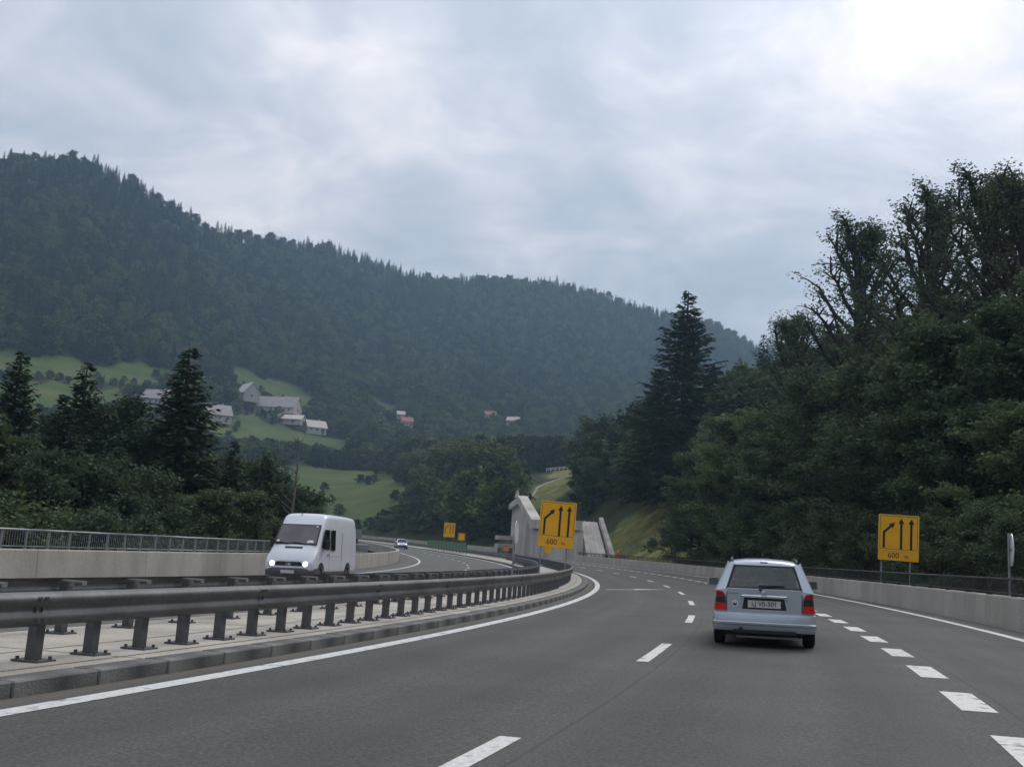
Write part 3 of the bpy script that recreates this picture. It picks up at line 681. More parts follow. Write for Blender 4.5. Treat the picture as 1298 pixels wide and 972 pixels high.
# wire fence on the grassy bank
def wire_fence():
    g = empty('wire_fence', (18.6, 130, gz(18.6, 130)), 0, 'thin wire fence with pale posts on the grassy bank', 'fence'); iv = Matrix.Translation(g.location).inverted()
    pts = [(20.6 - 0.09 * k, 116 + 3.2 * k) for k in range(14)]
    for x, y in pts:
        z = gz(x, y); o = MB().tube([(x, y, z - .2), (x, y, z + 1.9)], 0.06, 6).build('post', M['rail_steel'], g); o.matrix_parent_inverse = iv
    for h in (0.5, 1.1, 1.75):
        o = MB().tube([(x, y, gz(x, y) + h) for x, y in pts], 0.012, 4).build('wire', M['rail_steel'], g); o.matrix_parent_inverse = iv
wire_fence()

# ------------------------------------------------------------------ vehicles
def paint(name, col, flake=0.0, rough=0.28, metal=0.0, dirt=0.25):
    return material(name, col, rough, metal=metal, var=0.03, scale=1.2, second=tuple(k * (1 - dirt) for k in col), sfac=(0.55, 0.8), coat=0.5)
M['silver'] = paint('silver_blue_paint', (0.50, 0.535, 0.585), metal=0.40, rough=0.26)
M['van_white'] = paint('van_white_paint', (0.70, 0.71, 0.74), rough=0.3, dirt=0.12)
M['dark_paint'] = paint('dark_car_paint', (0.05, 0.05, 0.055))
M['glass'] = glass_material('car_glass', (0.86, 0.89, 0.88), 0.02)
M['dark_glass'] = material('dark_glass', (0.012, 0.013, 0.015), 0.05, var=0.3, scale=2, spec=0.7)
M['screen_glass'] = material('screen_glass', (0.055, 0.055, 0.058), 0.10, var=0.35, scale=1.5, spec=0.8)
M['lens_red'] = material('lens_red', (0.30, 0.012, 0.018), 0.15, var=0.1, scale=20, coat=0.6)
M['lens_bright'] = material('lens_bright_red', (0.62, 0.018, 0.012), 0.15, var=0.1, scale=20, coat=0.6)
M['lens_smoke'] = material('lens_smoke', (0.035, 0.03, 0.033), 0.15, var=0.1, scale=20, coat=0.6)
M['chrome'] = material('chrome', (0.80, 0.80, 0.80), 0.18, metal=0.9, var=0.05, scale=6)
M['plate'] = material('plate_white', (0.60, 0.60, 0.58), 0.5, var=0.05, scale=10)
M['lamp_on'] = material('lit_headlamp', (0.9, 0.88, 0.82), 0.2, var=0.02, scale=10, emit=((1.0, 0.96, 0.88), 1.8))
M['mirror_glass'] = material('mirror_glass', (0.35, 0.40, 0.44), 0.06, metal=0.9, var=0.1, scale=9)
def bake(o):
    dg = bpy.context.evaluated_depsgraph_get(); dg.update()
    me = bpy.data.meshes.new_from_object(o.evaluated_get(dg)); old = o.data
    o.modifiers.clear(); o.data = me; return o
def shell(name, sections, mat, parent, cutters=(), sub=2, smooth=42):
    """closed body lofted from half sections (x, z) listed bottom to top at each y"""
    rings = []
    for y, half in sections:
        rings.append([(x, y, z) for x, z in half] + [(-x, y, z) for x, z in reversed(half)])
    o = MB().loft(rings).build(name, mat, parent)
    if sub:
        s_ = o.modifiers.new('s', 'SUBSURF'); s_.levels = s_.render_levels = sub
    tmp = []
    for (y, z, r, x0, x1) in cutters:
        c = MB().tube([(x0, y, z), (x1, y, z)], r, 28).build('cutter', mat); tmp.append(c)
        b = o.modifiers.new('b', 'BOOLEAN'); b.operation = 'DIFFERENCE'; b.solver = 'EXACT'; b.object = c
    pm = o.parent; o.parent = None
    bake(o); o.parent = pm
    for c in tmp: me_ = c.data; bpy.data.objects.remove(c); bpy.data.meshes.remove(me_)
    o.data.shade_smooth(); o.data.set_sharp_from_angle(angle=R(smooth)); return o
def wheel(parent, x, y, r, wd):
    o = 1 if x > 0 else -1
    prof = [(-wd / 2, r * 0.66), (-wd / 2, r * 0.90), (-wd * 0.40, r * 0.985), (-wd * 0.2, r), (wd * 0.2, r), (wd * 0.40, r * 0.985), (wd / 2, r * 0.90), (wd / 2, r * 0.66)]
    n = 28; rings = [[(px, pr * math.cos(2 * math.pi * k / n), pr * math.sin(2 * math.pi * k / n)) for px, pr in prof] for k in range(n)]; rings.append(rings[0])
    mb = MB().loft(rings, close=True, cap=False); w_ = mb.build('wheel', M['rubber'], parent, smooth=40); w_.location = (x, y, r)
    mb = MB(); mb.tube([(o * wd * 0.10, 0, 0), (o * wd * 0.36, 0, 0)], [r * 0.66, r * 0.66], 24)
    for k in range(5):
        a = 2 * math.pi * k / 5; mb.box((o * wd * 0.40, math.cos(a) * r * 0.32, math.sin(a) * r * 0.32), (0.03, 0.06 + 0.0 * a, 0.06))
    mb.tube([(o * wd * 0.3, 0, 0), (o * wd * 0.44, 0, 0)], [r * 0.16, r * 0.14], 12); mb.build('rim', M['rim'], w_, smooth=40)
    return w_
def estate_car(label, pmat, loc, rz, tilt, plate_text, lit=False, group=None, scale=(1, 1, 1)):
    g = empty('estate_car', loc, rz, label, 'car', group); g.rotation_euler = (0, tilt, rz); g.scale = scale
    def S(y, zb, wb, wm, ws, zs, zt): return (y, [(0.02, zb), (wb * 0.8, zb), (wb, zb + 0.05), (wm, zb + 0.20), (wm, 0.60), (ws + 0.015, zs - 0.10), (ws, zs), (ws - 0.08, zt), (0.02, zt + 0.01)])
    secs = [S(-2.085, .33, .72, .78, .765, .88, .93), S(-2.06, .30, .74, .80, .78, .89, .94), S(-1.9, .25, .76, .835, .80, .90, .945), S(-1.2, .21, .77, .845, .81, .91, .95), S(-.4, .2, .77, .845, .81, .91, .95), S(.4, .2, .77, .845, .81, .90, .94),
            S(.98, .2, .77, .845, .80, .88, .93), S(1.15, .2, .77, .845, .78, .86, .91), S(1.75, .22, .76, .83, .70, .74, .80), S(2.05, .24, .70, .78, .64, .66, .70), S(2.17, .28, .62, .70, .58, .58, .60), S(2.20, .32, .58, .66, .54, .52, .55)]
    cut = [(-1.28, .31, .345, .56, 1.2), (-1.28, .31, .345, -1.2, -.56), (1.27, .31, .345, .56, 1.2), (1.27, .31, .345, -1.2, -.56)]
    body = shell('body', secs, pmat, g, cut)
    for x in (-.745, .745):
        for y in (-1.28, 1.27): wheel(g, x, y, .295, .19)
    # roof
    rings = []
    for y, z, hw in [(-1.90, 1.325, .50), (-1.84, 1.36, .535), (-1.4, 1.395, .555), (-.7, 1.415, .565), (-.1, 1.41, .565), (.25, 1.375, .55), (.36, 1.34, .54)]:
        pr = [(-hw - .02, z - .045), (-hw - .008, z - .018), (-hw * .9, z + .002), (-hw * .55, z + .026), (0, z + .036), (hw * .55, z + .026), (hw * .9, z + .002), (hw + .008, z - .018), (hw + .02, z - .045), (hw * .8, z - .02), (0, z - .005), (-hw * .8, z - .02)]
        rings.append([(x, y, zz) for x, zz in pr])
    MB().loft(rings).build('roof', pmat, g, smooth=60)
    for sx in (-1, 1):
        def Q(a, b, c, d): return [(sx * p[0], p[1], p[2]) for p in (a, b, c, d)]
        def pil(nm, a, b, c, d, mt, th=.035, par=g):
            q = Q(a, b, c, d); q = q if sx > 0 else q[::-1]
            return MB().slab(q, th).build(nm, mt, par)
        # rear corner pillar: the face beside the rear window and the flank
        pil('rear_pillar', (.765, -2.05, .885), (.62, -2.06, .90), (.485, -1.905, 1.335), (.56, -1.885, 1.335), pmat)
        pil('rear_pillar', (.765, -1.72, .89), (.768, -2.052, .885), (.562, -1.887, 1.345), (.572, -1.72, 1.37), pmat)
        pil('middle_pillar', (.765, -.42, .93), (.765, -.52, .93), (.578, -.50, 1.385), (.578, -.40, 1.385), M['plastic'])
        pil('middle_pillar', (.76, -1.14, .93), (.76, -1.20, .93), (.576, -1.18, 1.375), (.576, -1.12, 1.375), M['plastic'])
        pil('front_pillar', (.74, 1.02, .90), (.757, .88, .90), (.573, .22, 1.37), (.555, .36, 1.35), pmat)
        pil('side_window', (.760, .88, .93), (.765, -.42, .93), (.578, -.40, 1.375), (.574, .22, 1.36), M['glass'], .006)
        pil('side_window', (.765, -.52, .93), (.762, -1.14, .93), (.576, -1.12, 1.37), (.578, -.50, 1.375), M['glass'], .006)
        pil('side_window', (.762, -1.20, .93), (.748, -1.72, .93), (.572, -1.72, 1.36), (.576, -1.18, 1.37), M['glass'], .006)
        # mirror
        mi = MB().loft([[(sx * (.76 + k * .060), .62 + yy * f * 1.2, .985 + zz * f * 1.25) for yy, zz in ((-.05, -.05), (.06, -.05), (.09, .02), (.05, .075), (-.05, .075), (-.055, 0))] for k, f in ((0, .55), (1.2, .85), (3, 1), (4.2, .9), (4.6, .55))]).build('mirror', pmat, g, smooth=50)
        MB().slab(Q((.83, .555, .935), (1.005, .555, .935), (1.0, .555, 1.065), (.83, .555, 1.065)) if sx < 0 else Q((.83, .555, .935), (1.005, .555, .935), (1.0, .555, 1.065), (.83, .555, 1.065))[::-1], .006).build('mirror_glass', M['mirror_glass'], mi)
        MB().box((sx * .76, .66, .955), (.08, .06, .05)).build('mirror_foot', M['plastic'], mi)
        # tail light: red cap, smoked middle, bright red base, wrapping the corner
        tl = empty('tail_light', (0, 0, 0)); tl.parent = g
        for nm, z0, z1, mt in (('upper_lens', .80, .885, 'lens_red'), ('middle_lens', .695, .80, 'lens_smoke'), ('lower_lens', .585, .695, 'lens_bright')):
            def xo(z): return .795 - .03 * (z - .585) / .3
            def xi(z): return .615 + .02 * (z - .585) / .3 + (.035 * max(0, (z - .80) / .085) if z > .8 else 0)
            vs = []
            for z in (z0 + .002, z1 - .002):
                vs += [(sx * xi(z), -2.085, z), (sx * xi(z), -2.108, z), (sx * (xo(z) - .03), -2.105, z), (sx * (xo(z) + .012), -2.06, z), (sx * (xo(z) + .03), -1.93, z), (sx * (xo(z)), -1.93, z), (sx * (xo(z) - .05), -2.04, z)]
            n = 7; MB().add(vs, [tuple(range(n)), tuple(reversed(range(n, 2 * n)))] + [(k, (k + 1) % n, n + (k + 1) % n, n + k) for k in range(n)]).build(nm, M[mt], tl, smooth=50)
        # lower flank of the tailgate gap and the light surround
        MB().box((sx * .605, -2.088, .735), (.012, .02, .31)).build('shut_line', M['plastic'], g)
        rail_ = MB().tube([(sx * .535, -1.75, 1.385), (sx * .54, -1.65, 1.425), (sx * .545, -.5, 1.455), (sx * .54, .05, 1.435), (sx * .535, .15, 1.405)], .016, 6).build('roof_rail', M['plastic'], g, smooth=60)
        # front lamps
        hl = MB().loft([[(sx * x, y, z) for x, y, z in r_] for r_ in ([(.36, 2.10, .56), (.36, 2.04, .70), (.36, 1.9, .70)], [(.50, 2.12, .55), (.52, 2.02, .72), (.52, 1.9, .72)], [(.66, 2.03, .58), (.67, 1.95, .72), (.66, 1.85, .72)])]).build('headlight', M['lamp_on'] if lit else M['chrome'], g, smooth=50)
    # rear screen, its black border, wiper, windscreen
    MB().slab([(-.61, -2.072, .95), (.61, -2.072, .95), (.485, -1.912, 1.325), (-.485, -1.912, 1.325)], .006).build('rear_window', M['glass'], g)
    def along(t, x): return (x, -2.078 + .16 * t, .95 + .375 * t)
    mb = MB()
    for a, b in (((0, -.61), (0, .61)), ((1, -.485), (1, .485))):
        t = a[0]; t2 = .05 if t == 0 else .95
        mb.slab([along(min(t, t2), a[1]), along(min(t, t2), b[1]), along(max(t, t2), b[1]), along(max(t, t2), a[1])], .004)
    for sx in (-1, 1):
        q = [along(0, sx * .61), along(0, sx * .578), along(1, sx * .455), along(1, sx * .485)]; mb.slab(q if sx < 0 else q[::-1], .004)
    mb.build('window_seal', M['plastic'], g)
    wp = MB().tube([(-.06, -2.10, .925), (-.06, -2.125, .945)], .026, 10).tube([(-.06, -2.12, .945), (.02, -2.10, .985), (.16, -2.095, 1.0)], [.017, .014, .010], 6).box((.12, -2.075, 1.0), (.42, .012, .016)).build('wiper', M['plastic'], g)
    MB().tube([(-.015, -2.095, .905), (-.015, -2.115, .905)], .03, 14).build('wiper_cap', M['white'], g, smooth=40)
    MB().slab([(.69, 1.06, .91), (-.69, 1.06, .91), (-.54, .35, 1.35), (.54, .35, 1.35)], .006).build('windscreen', M['glass'], g)
    # tailgate skin and fittings
    tg = MB().prism([(-.60, .425), (.60, .425), (.605, .90), (.60, .945), (-.60, .945), (-.605, .90)], -2.100, -2.07).build('tailgate', pmat, g); bevel(tg, .008)
    MB().prism([(-.36, .615), (.36, .615), (.32, .80), (-.32, .80)], -2.102, -2.095).build('plate_recess', M['plastic'], tg)
    MB().box((0, -2.106, .70), (.53, .006, .115)).build('number_plate', M['plate'], tg)
    lettering(plate_text, .105, (0, -2.112, .70), tg, M['black'], sx=1.0)
    bevel(MB().box((0, -2.125, .822), (.74, .05, .042)).build('chrome_strip', M['chrome'], tg), .015, 3)
    mb = MB()
    for dz in (0, .032): mb.prism([(-.045, .800 + dz), (-.03, .800 + dz), (0, .828 + dz), (.03, .800 + dz), (.045, .800 + dz), (0, .846 + dz)], -2.158, -2.150)
    mb.build('chevron_emblem', M['chrome'], tg)
    MB().tube([(-.475, -2.101, .70), (-.475, -2.105, .70)], .058, 20).build('round_sticker', M['plate'], tg)
    MB().prism([(-.51, .70), (-.44, .70), (-.455, .668), (-.495, .668)], -2.109, -2.106).build('sticker_print', M['black'], tg)
    MB().box((-.50, -2.104, .862), (.16, .006, .014)).build('badge', M['chrome'], tg); MB().box((.50, -2.104, .545), (.08, .006, .014)).build('badge', M['plastic'], tg)
    # bumper
    rings = []
    prof = [(.27, -.05), (.262, .02), (.30, .05), (.36, .062), (.372, .085), (.40, .09), (.415, .066), (.50, .06), (.545, .05), (.558, .02), (.55, -.05)]
    for x, yy, k in [(-.832, -1.66, .2), (-.83, -1.90, .6), (-.795, -2.01, .9), (-.70, -2.075, 1), (-.4, -2.105, 1), (0, -2.115, 1), (.4, -2.105, 1), (.70, -2.075, 1), (.795, -2.01, .9), (.83, -1.90, .6), (.832, -1.66, .2)]:
        sgn = -1 if x < 0 else 1
        rings.append([((x + sgn * d * (.25 if abs(x) > .79 else 0)), yy - d * k, z) for z, d in prof])
    bp = MB().loft(rings).build('rear_bumper', pmat, g, smooth=38)
    MB().box((0, -2.10, .262), (1.0, .12, .05)).build('bumper_insert', M['plastic'], bp)
    MB().box((0.0, -1.55, .235), (1.3, .9, .05)).build('underside', M['plastic'], g)
    MB().box((0.05, -1.95, .165), (1.0, .03, .035)).build('axle_tube', M['rail_steel'], g)
    MB().tube([(-.38, -1.7, .27), (-.38, -2.185, .285)], .042, 12).build('exhaust', M['plastic'], g, smooth=50)
    for sx in (-.83, .83): MB().box((sx * .88, -1.63, .24), (.18, .02, .2)).build('mud_flap', M['rubber'], g)
    MB().tube([(0, .0, 1.42), (0, -.02, 1.45), (0, -.28, 1.60)], [.03, .012, .004], 6).build('antenna', M['plastic'], g)
    MB().box((0, -1.885, 1.372), (.12, .03, .022)).build('brake_light', M['lens_smoke'], g)
    bevel(MB().box((0, 2.19, .42), (1.2, .06, .16)).build('front_grille', M['plastic'], g), .02)
    MB().box((0, -.45, .957), (1.36, 2.9, .012)).build('interior', M['seat'], g)
    # seats seen through the rear window
    for sx in (-.34, .34):
        for y in (-.75, .15):
            st = MB().box((sx, y, .82), (.48, .16, .5)).build('seat', M['seat'], g); bevel(st, .05, 3)
            bevel(MB().box((sx, y, 1.17), (.25, .09, .17)).build('headrest', M['seat'], st), .04, 3)
    return g
def on_road(s, off, z=0.0): return road(s, off, z)
CAR = estate_car('silver blue estate car seen from behind in the middle lane', M['silver'], on_road(20.15, 4.98, 0.0), heading(20.2), -BK, 'LJ V0-501', scale=(.95, .95, .965))
estate_car('small dark distant car with lit headlights coming round the bend', M['silver'], on_road(186, -8.2), heading(186) + math.pi, BK, 'LJ', lit=True, scale=(1.18, 1.1, 1.25))

def panel_van(label, loc, rz, tilt):
    g = empty('panel_van', loc, rz, label, 'van'); g.rotation_euler = (0, tilt, rz)
    # y forward; half sections from sill to roof
    def S(y, zb, wl, zw, ww, zt, wt): return (y, [(0.03, zb), (wl * .85, zb), (wl, zb + .06), (wl + .01, .62), (wl, .95 if zt > 1.05 else zb + (zt - zb) * .7), (ww, zw), (wt, zt - .10), (wt - .12, zt), (0.03, zt + .012)])
    secs = [S(-2.72, .34, .93, 1.6, .93, 2.50, .80), S(-2.70, .30, .955, 1.6, .95, 2.56, .86), S(-2.3, .30, .965, 1.6, .955, 2.585, .875), S(-.6, .30, .965, 1.6, .955, 2.60, .875), S(.95, .30, .965, 1.6, .955, 2.59, .87), S(1.22, .30, .965, 1.6, .95, 2.55, .86),
            S(1.52, .30, .965, 1.6, .94, 2.19, .845), S(1.60, .30, .965, 1.55, .935, 2.12, .84), S(2.13, .30, .962, 1.25, .92, 1.395, .845), S(2.22, .30, .96, 1.2, .91, 1.315, .83), S(2.50, .32, .95, 1.02, .89, 1.10, .80), S(2.64, .36, .93, .87, .87, .93, .77), S(2.71, .40, .89, .78, .83, .82, .72), S(2.73, .42, .85, .74, .79, .77, .68)]
    cut = [(-1.55, .34, .42, .62, 1.3), (-1.55, .34, .42, -1.3, -.62), (1.85, .34, .42, .62, 1.3), (1.85, .34, .42, -1.3, -.62)]
    shell('body', secs, M['van_white'], g, cut)
    for x in (-.83, .83):
        for y in (-1.55, 1.85): wheel(g, x, y, .33, .22)
    # windscreen with black surround
    def slope(t, x, lift=0.0):
        a, b = Vector((0, 2.14, 1.39)), Vector((0, 1.585, 2.14)); p = a.lerp(b, t); n = Vector((0, .804, .595)); p += n * lift
        return (x, p.y, p.z)
    MB().slab([slope(-.01, .845, .022), slope(-.01, -.845, .022), slope(1.0, -.80, .022), slope(1.0, .80, .022)], .02).build('windscreen_seal', M['plastic'], g)
    ws = MB().slab([slope(.05, .80, .028), slope(.05, -.80, .028), slope(.95, -.76, .028), slope(.95, .76, .028)], .005).build('windscreen', M['screen_glass'], g)
    MB().slab([slope(.08, -.42, .034), slope(.08, -.70, .034), slope(.20, -.66, .034), slope(.20, -.47, .034)], .003).build('dashboard_paper', M['white'], ws)
    MB().slab([slope(.08, .76, .034), slope(.08, .66, .034), slope(.19, .66, .034), slope(.19, .75, .034)], .003).build('toll_sticker', M['white'], ws)
    MB().slab([slope(.87, -.62, .034), slope(.87, -.71, .034), slope(.92, -.70, .034), slope(.92, -.62, .034)], .003).build('toll_sticker', M['white'], ws)
    for sx in (-.45, .25):
        MB().tube([slope(-.02, sx, .05), slope(.06, sx + .30, .045), slope(.08, sx + .58, .04)], .012, 5).build('wiper', M['plastic'], g)
    MB().slab([(.34, 2.33, 1.258), (-.34, 2.33, 1.258), (-.34, 2.26, 1.318), (.34, 2.26, 1.318)], .02).build('air_intake', M['plastic'], g)
    for sx in (-1, 1):
        def Q(*p): q = [(sx * a, b, c) for a, b, c in p]; return q if sx > 0 else q[::-1]
        MB().slab(Q((.968, 1.88, 1.30), (.974, 1.02, 1.24), (.940, 1.02, 1.98), (.915, 1.50, 1.98)), .02).build('door_window', M['dark_glass'], g)
        MB().slab(Q((.972, .80, 1.22), (.974, .28, 1.22), (.94, .28, 1.98), (.937, .80, 1.98)), .02).build('side_window', M['dark_glass'], g)
        for yy in (.92, -.62): MB().box((sx * .967, yy, 1.2), (.012, .012, 1.4)).build('door_gap', M['grey_plastic'], g)
        MB().box((sx * .968, .15, 1.02), (.012, 2.4, .03)).build('rub_strip', M['van_white'], g)
        MB().box((sx * .985, 1.12, 1.05), (.03, .16, .035)).build('door_handle', M['plastic'], g)
        mi = bevel(MB().box((sx * 1.09, 1.62, 1.42), (.20, .12, .34)).build('mirror', M['plastic'], g), .03, 3)
        MB().tube([(sx * .95, 1.62, 1.34), (sx * 1.05, 1.62, 1.36)], .025, 8).build('mirror_arm', M['plastic'], mi)
        # round headlamp in its housing, lit
        ho = MB().loft([[(sx * x, y, z) for x, y, z in r_] for r_ in ([(.44, 2.70, .60), (.44, 2.66, .77), (.44, 2.5, .77), (.44, 2.5, .60)], [(.66, 2.70, .60), (.66, 2.64, .80), (.66, 2.5, .80), (.66, 2.5, .60)], [(.84, 2.58, .62), (.82, 2.52, .78), (.80, 2.4, .78), (.82, 2.4, .62)])]).build('headlight', M['chrome'], g, smooth=40)
        MB().tube([(sx * .64, 2.66, .69), (sx * .64, 2.735, .685)], [.10, .095], 20).build('lit_lens', M['lamp_on'], ho, smooth=40)
        MB().box((sx * .86, 2.46, .70), (.05, .16, .12)).build('indicator', M['orange'], g)
    gr = MB().prism([(-.50, .60), (.50, .60), (.52, .70), (.44, .765), (-.44, .765), (-.52, .70)], 2.64, 2.742).build('grille', M['plastic'], g)
    for z in (.635, .675, .715): MB().box((0, 2.747, z), (.74, .012, .014)).build('grille_bar', M['grey_plastic'], gr)
    mb = MB(); n = 24; vs = []
    for k in range(n):
        a = 2 * math.pi * k / n
        for rr_ in (.098, .080):
            for yy in (2.752, 2.765): vs.append((rr_ * math.cos(a), yy, .68 + rr_ * math.sin(a)))
    for k in range(n):
        a, b = 4 * k, 4 * ((k + 1) % n); mb.f += [(a, b, b + 1, a + 1), (a + 2, a + 3, b + 3, b + 2), (a + 1, b + 1, b + 3, a + 3), (a, a + 2, b + 2, b)]
    mb.v = vs; mb.mi = [0] * len(mb.f)
    for k in range(3):
        a = math.pi / 2 + 2 * math.pi * k / 3; c_, s_ = math.cos(a), math.sin(a)
        mb.add([(c_ * .09, 2.757, .68 + s_ * .09), (-s_ * .02, 2.757, .68 + c_ * .02), (s_ * .02, 2.757, .68 - c_ * .02), (0, 2.772, .68)], [(0, 1, 3), (0, 3, 2), (0, 2, 1), (1, 2, 3)])
    mb.build('star_emblem', M['chrome'], gr)
    rings = []
    for x, yy in [(-.985, 2.28), (-.975, 2.5), (-.88, 2.70), (-.5, 2.78), (0, 2.80), (.5, 2.78), (.88, 2.70), (.975, 2.5), (.985, 2.28)]:
        rings.append([(x, yy - .10, .25), (x, yy - .02, .26), (x, yy, .34), (x, yy, .50), (x, yy - .03, .54), (x, yy - .12, .54)])
    bp = MB().loft(rings).build('front_bumper', M['grey_plastic'], g, smooth=40)
    MB().box((0, 2.808, .40), (.52, .012, .115)).build('number_plate', M['plate'], bp)
    rings = [[(x, yy - .12, .541), (x, yy - .01, .541), (x, yy - .015, .605), (x, yy - .12, .605)] for x, yy in [(-.96, 2.30), (-.95, 2.5), (-.86, 2.69), (-.5, 2.765), (0, 2.785), (.5, 2.765), (.86, 2.69), (.95, 2.5), (.96, 2.30)]]
    MB().loft(rings).build('bumper_strip', M['van_white'], bp, smooth=40)
    for sx in (-1, 1):
        MB().box((sx * .955, .15, .36), (.05, 2.5, .12)).build('sill', M['grey_plastic'], g)
    MB().tube([(.15, 1.25, 2.50), (.15, 1.2, 2.68)], [.02, .008], 6).build('antenna', M['plastic'], g)
    MB().box((0, 0, .30), (1.7, 4.6, .06)).build('underside', M['plastic'], g)
    return g
panel_van('white high-roofed panel van with lit headlights on the opposite carriageway', on_road(38.3, -10.5), heading(38.3) + math.pi, BK).scale = (.95, .95, .965)

# ------------------------------------------------------------------ trees
def fast_mesh(name, v, f, mats, mi=None):
    """quads from numpy arrays"""
    me = bpy.data.meshes.new(name); n = len(f)
    me.vertices.add(len(v)); me.vertices.foreach_set('co', np.asarray(v, np.float32).ravel())
    me.loops.add(n * 4); me.loops.foreach_set('vertex_index', np.asarray(f, np.int32).ravel())
    me.polygons.add(n); me.polygons.foreach_set('loop_start', np.arange(0, n * 4, 4, dtype=np.int32)); me.polygons.foreach_set('loop_total', np.full(n, 4, np.int32))
    for m_ in mats: me.materials.append(m_)
    if mi is not None: me.polygons.foreach_set('material_index', np.asarray(mi, np.int32))
    me.update(calc_edges=True); return me
def leaf_quads(c, size, rng, droop=0.3):
    """a leaf spray (one bent diamond) at each centre"""
    n = len(c); a = rng.normal(size=(n, 3)); a[:, 2] -= droop; a /= np.linalg.norm(a, axis=1)[:, None]
    b = rng.normal(size=(n, 3)); b -= a * (a * b).sum(1)[:, None]; b /= np.linalg.norm(b, axis=1)[:, None]
    s = size * rng.uniform(0.6, 1.35, (n, 1))
    v = np.stack([c - a * s * .5, c + b * s * .36, c + a * s * .6, c - b * s * .36], 1).reshape(-1, 3)
    return v, np.arange(n * 4).reshape(n, 4)
def tubes_np(segs, sides=5):
    """list of (points, radii) -> one quad mesh"""
    mb = MB()
    for p, r in segs: mb.tube(p, r, sides, cap=False)
    return mb.v, mb.f
def broad_tree(seed, H=1.0, base=0.18, spread=0.30, n_limb=26, n_leaf=9000, leaf=0.022, gappy=0.0, top=0.75, clump=0.05, twigs=0, rise=(12, 55)):
    """unit-height broadleaf tree: trunk, limbs, side shoots with leaf clumps"""
    rg = np.random.default_rng(seed); rnd = random.Random(seed)
    segs = []; tips = []
    tp = [Vector((0, 0, 0))]; ph = rnd.uniform(0, 6)
    for k in range(1, 9):
        t = k / 8; tp.append(Vector((0.035 * math.sin(2.2 * t + ph) * t, 0.035 * math.cos(2.9 * t + ph) * t, 0.93 * t)))
    segs.append((tp, [0.020 * (1 - 0.86 * k / 8) + (0.008 if k == 0 else 0) for k in range(9)]))
    def tpt(t):
        f = t / 0.93 * 8; i = min(7, int(f)); return tp[i].lerp(tp[i + 1], f - i)
    for i in range(n_limb):
        t = base + (0.92 - base) * ((i + rnd.random()) / n_limb) ** 0.85
        u = (t - base) / (0.92 - base)
        env = spread * (math.sin(math.pi * min(1, 0.16 + u * 0.84) ** top) * 0.85 + 0.18) * rnd.uniform(0.7, 1.15)
        az = i * 2.399 + rnd.uniform(-.5, .5); el = R(rise[0] + rise[1] * u + rnd.uniform(-12, 12))
        d = Vector((math.cos(az) * math.cos(el), math.sin(az) * math.cos(el), math.sin(el)))
        p0 = tpt(t); pts = [p0]; L_ = env / max(0.45, math.cos(el)); L_ = min(L_, spread * 1.15)
        for k in range(1, 5):
            dd = d + Vector((rnd.uniform(-.18, .18), rnd.uniform(-.18, .18), 0.10 * k * (0.4 if u < .3 else 1) - 0.05))
            pts.append(pts[-1] + dd.normalized() * L_ / 4)
        segs.append((pts, [0.0085 * (1.1 - 0.6 * u) * (1 - 0.8 * k / 4) + .0008 for k in range(5)]))
        for j in range(9):
            q = rnd.uniform(0.25, 1.0); k = min(3, int(q * 4)); sp = pts[k].lerp(pts[k + 1], q * 4 - k)
            sd = (d + Vector((rnd.gauss(0, .7), rnd.gauss(0, .7), rnd.gauss(0.15, .5)))).normalized(); sl_ = L_ * rnd.uniform(.14, .34)
            e_ = sp + sd * sl_; segs.append(([sp, sp.lerp(e_, .5) + Vector((0, 0, .004)), e_], [.0028, .0018, .0007]))
            if rnd.random() >= gappy * (1 if u < .8 else .2): tips += [(sp.lerp(e_, .35), sl_), (sp.lerp(e_, .7), sl_), (e_, sl_), (e_, sl_)]
        if rnd.random() >= gappy or u > .8: tips += [(pts[-1], L_ * .2)] * (3 if u < .8 else 8)
    tips += [(tp[-1], .03)] * 14 + [(tp[-2], .03)] * 8
    for i in range(twigs):
        t = rnd.uniform(.5, .9); az = rnd.uniform(0, 6.28); p0 = tpt(t); d = Vector((math.cos(az), math.sin(az), 1.1)).normalized(); L_ = spread * rnd.uniform(.9, 1.25)
        pts = [p0, p0 + d * L_ * .5 + Vector((0, 0, .02)), p0 + d * L_ + Vector((0, 0, .05))]; segs.append((pts, [.005, .003, .0007]))
        for j in range(6):
            sp = pts[1].lerp(pts[2], rnd.random()); e_ = sp + Vector((rnd.gauss(0, .03), rnd.gauss(0, .03), rnd.uniform(.02, .06))); segs.append(([sp, e_], [.0018, .0005]))
    tv = np.array([tuple(p) for p, _ in tips]); ts = np.array([s_ for _, s_ in tips])
    idx = rg.integers(0, len(tv), n_leaf)
    c = tv[idx] + np.clip(rg.normal(size=(n_leaf, 3)), -1.7, 1.7) * clump * np.array([1, 1, .75])
    lv, lf = leaf_quads(c, leaf, rg)
    k_ = 1.0 / np.percentile(lv[:, 2], 99.7)      # unit height to the top of the foliage
    segs = [([Vector((p.x, p.y, p.z * k_)) for p in ps], rs) for ps, rs in segs]; lv = lv * np.array([1, 1, k_])
    return segs, lv, lf
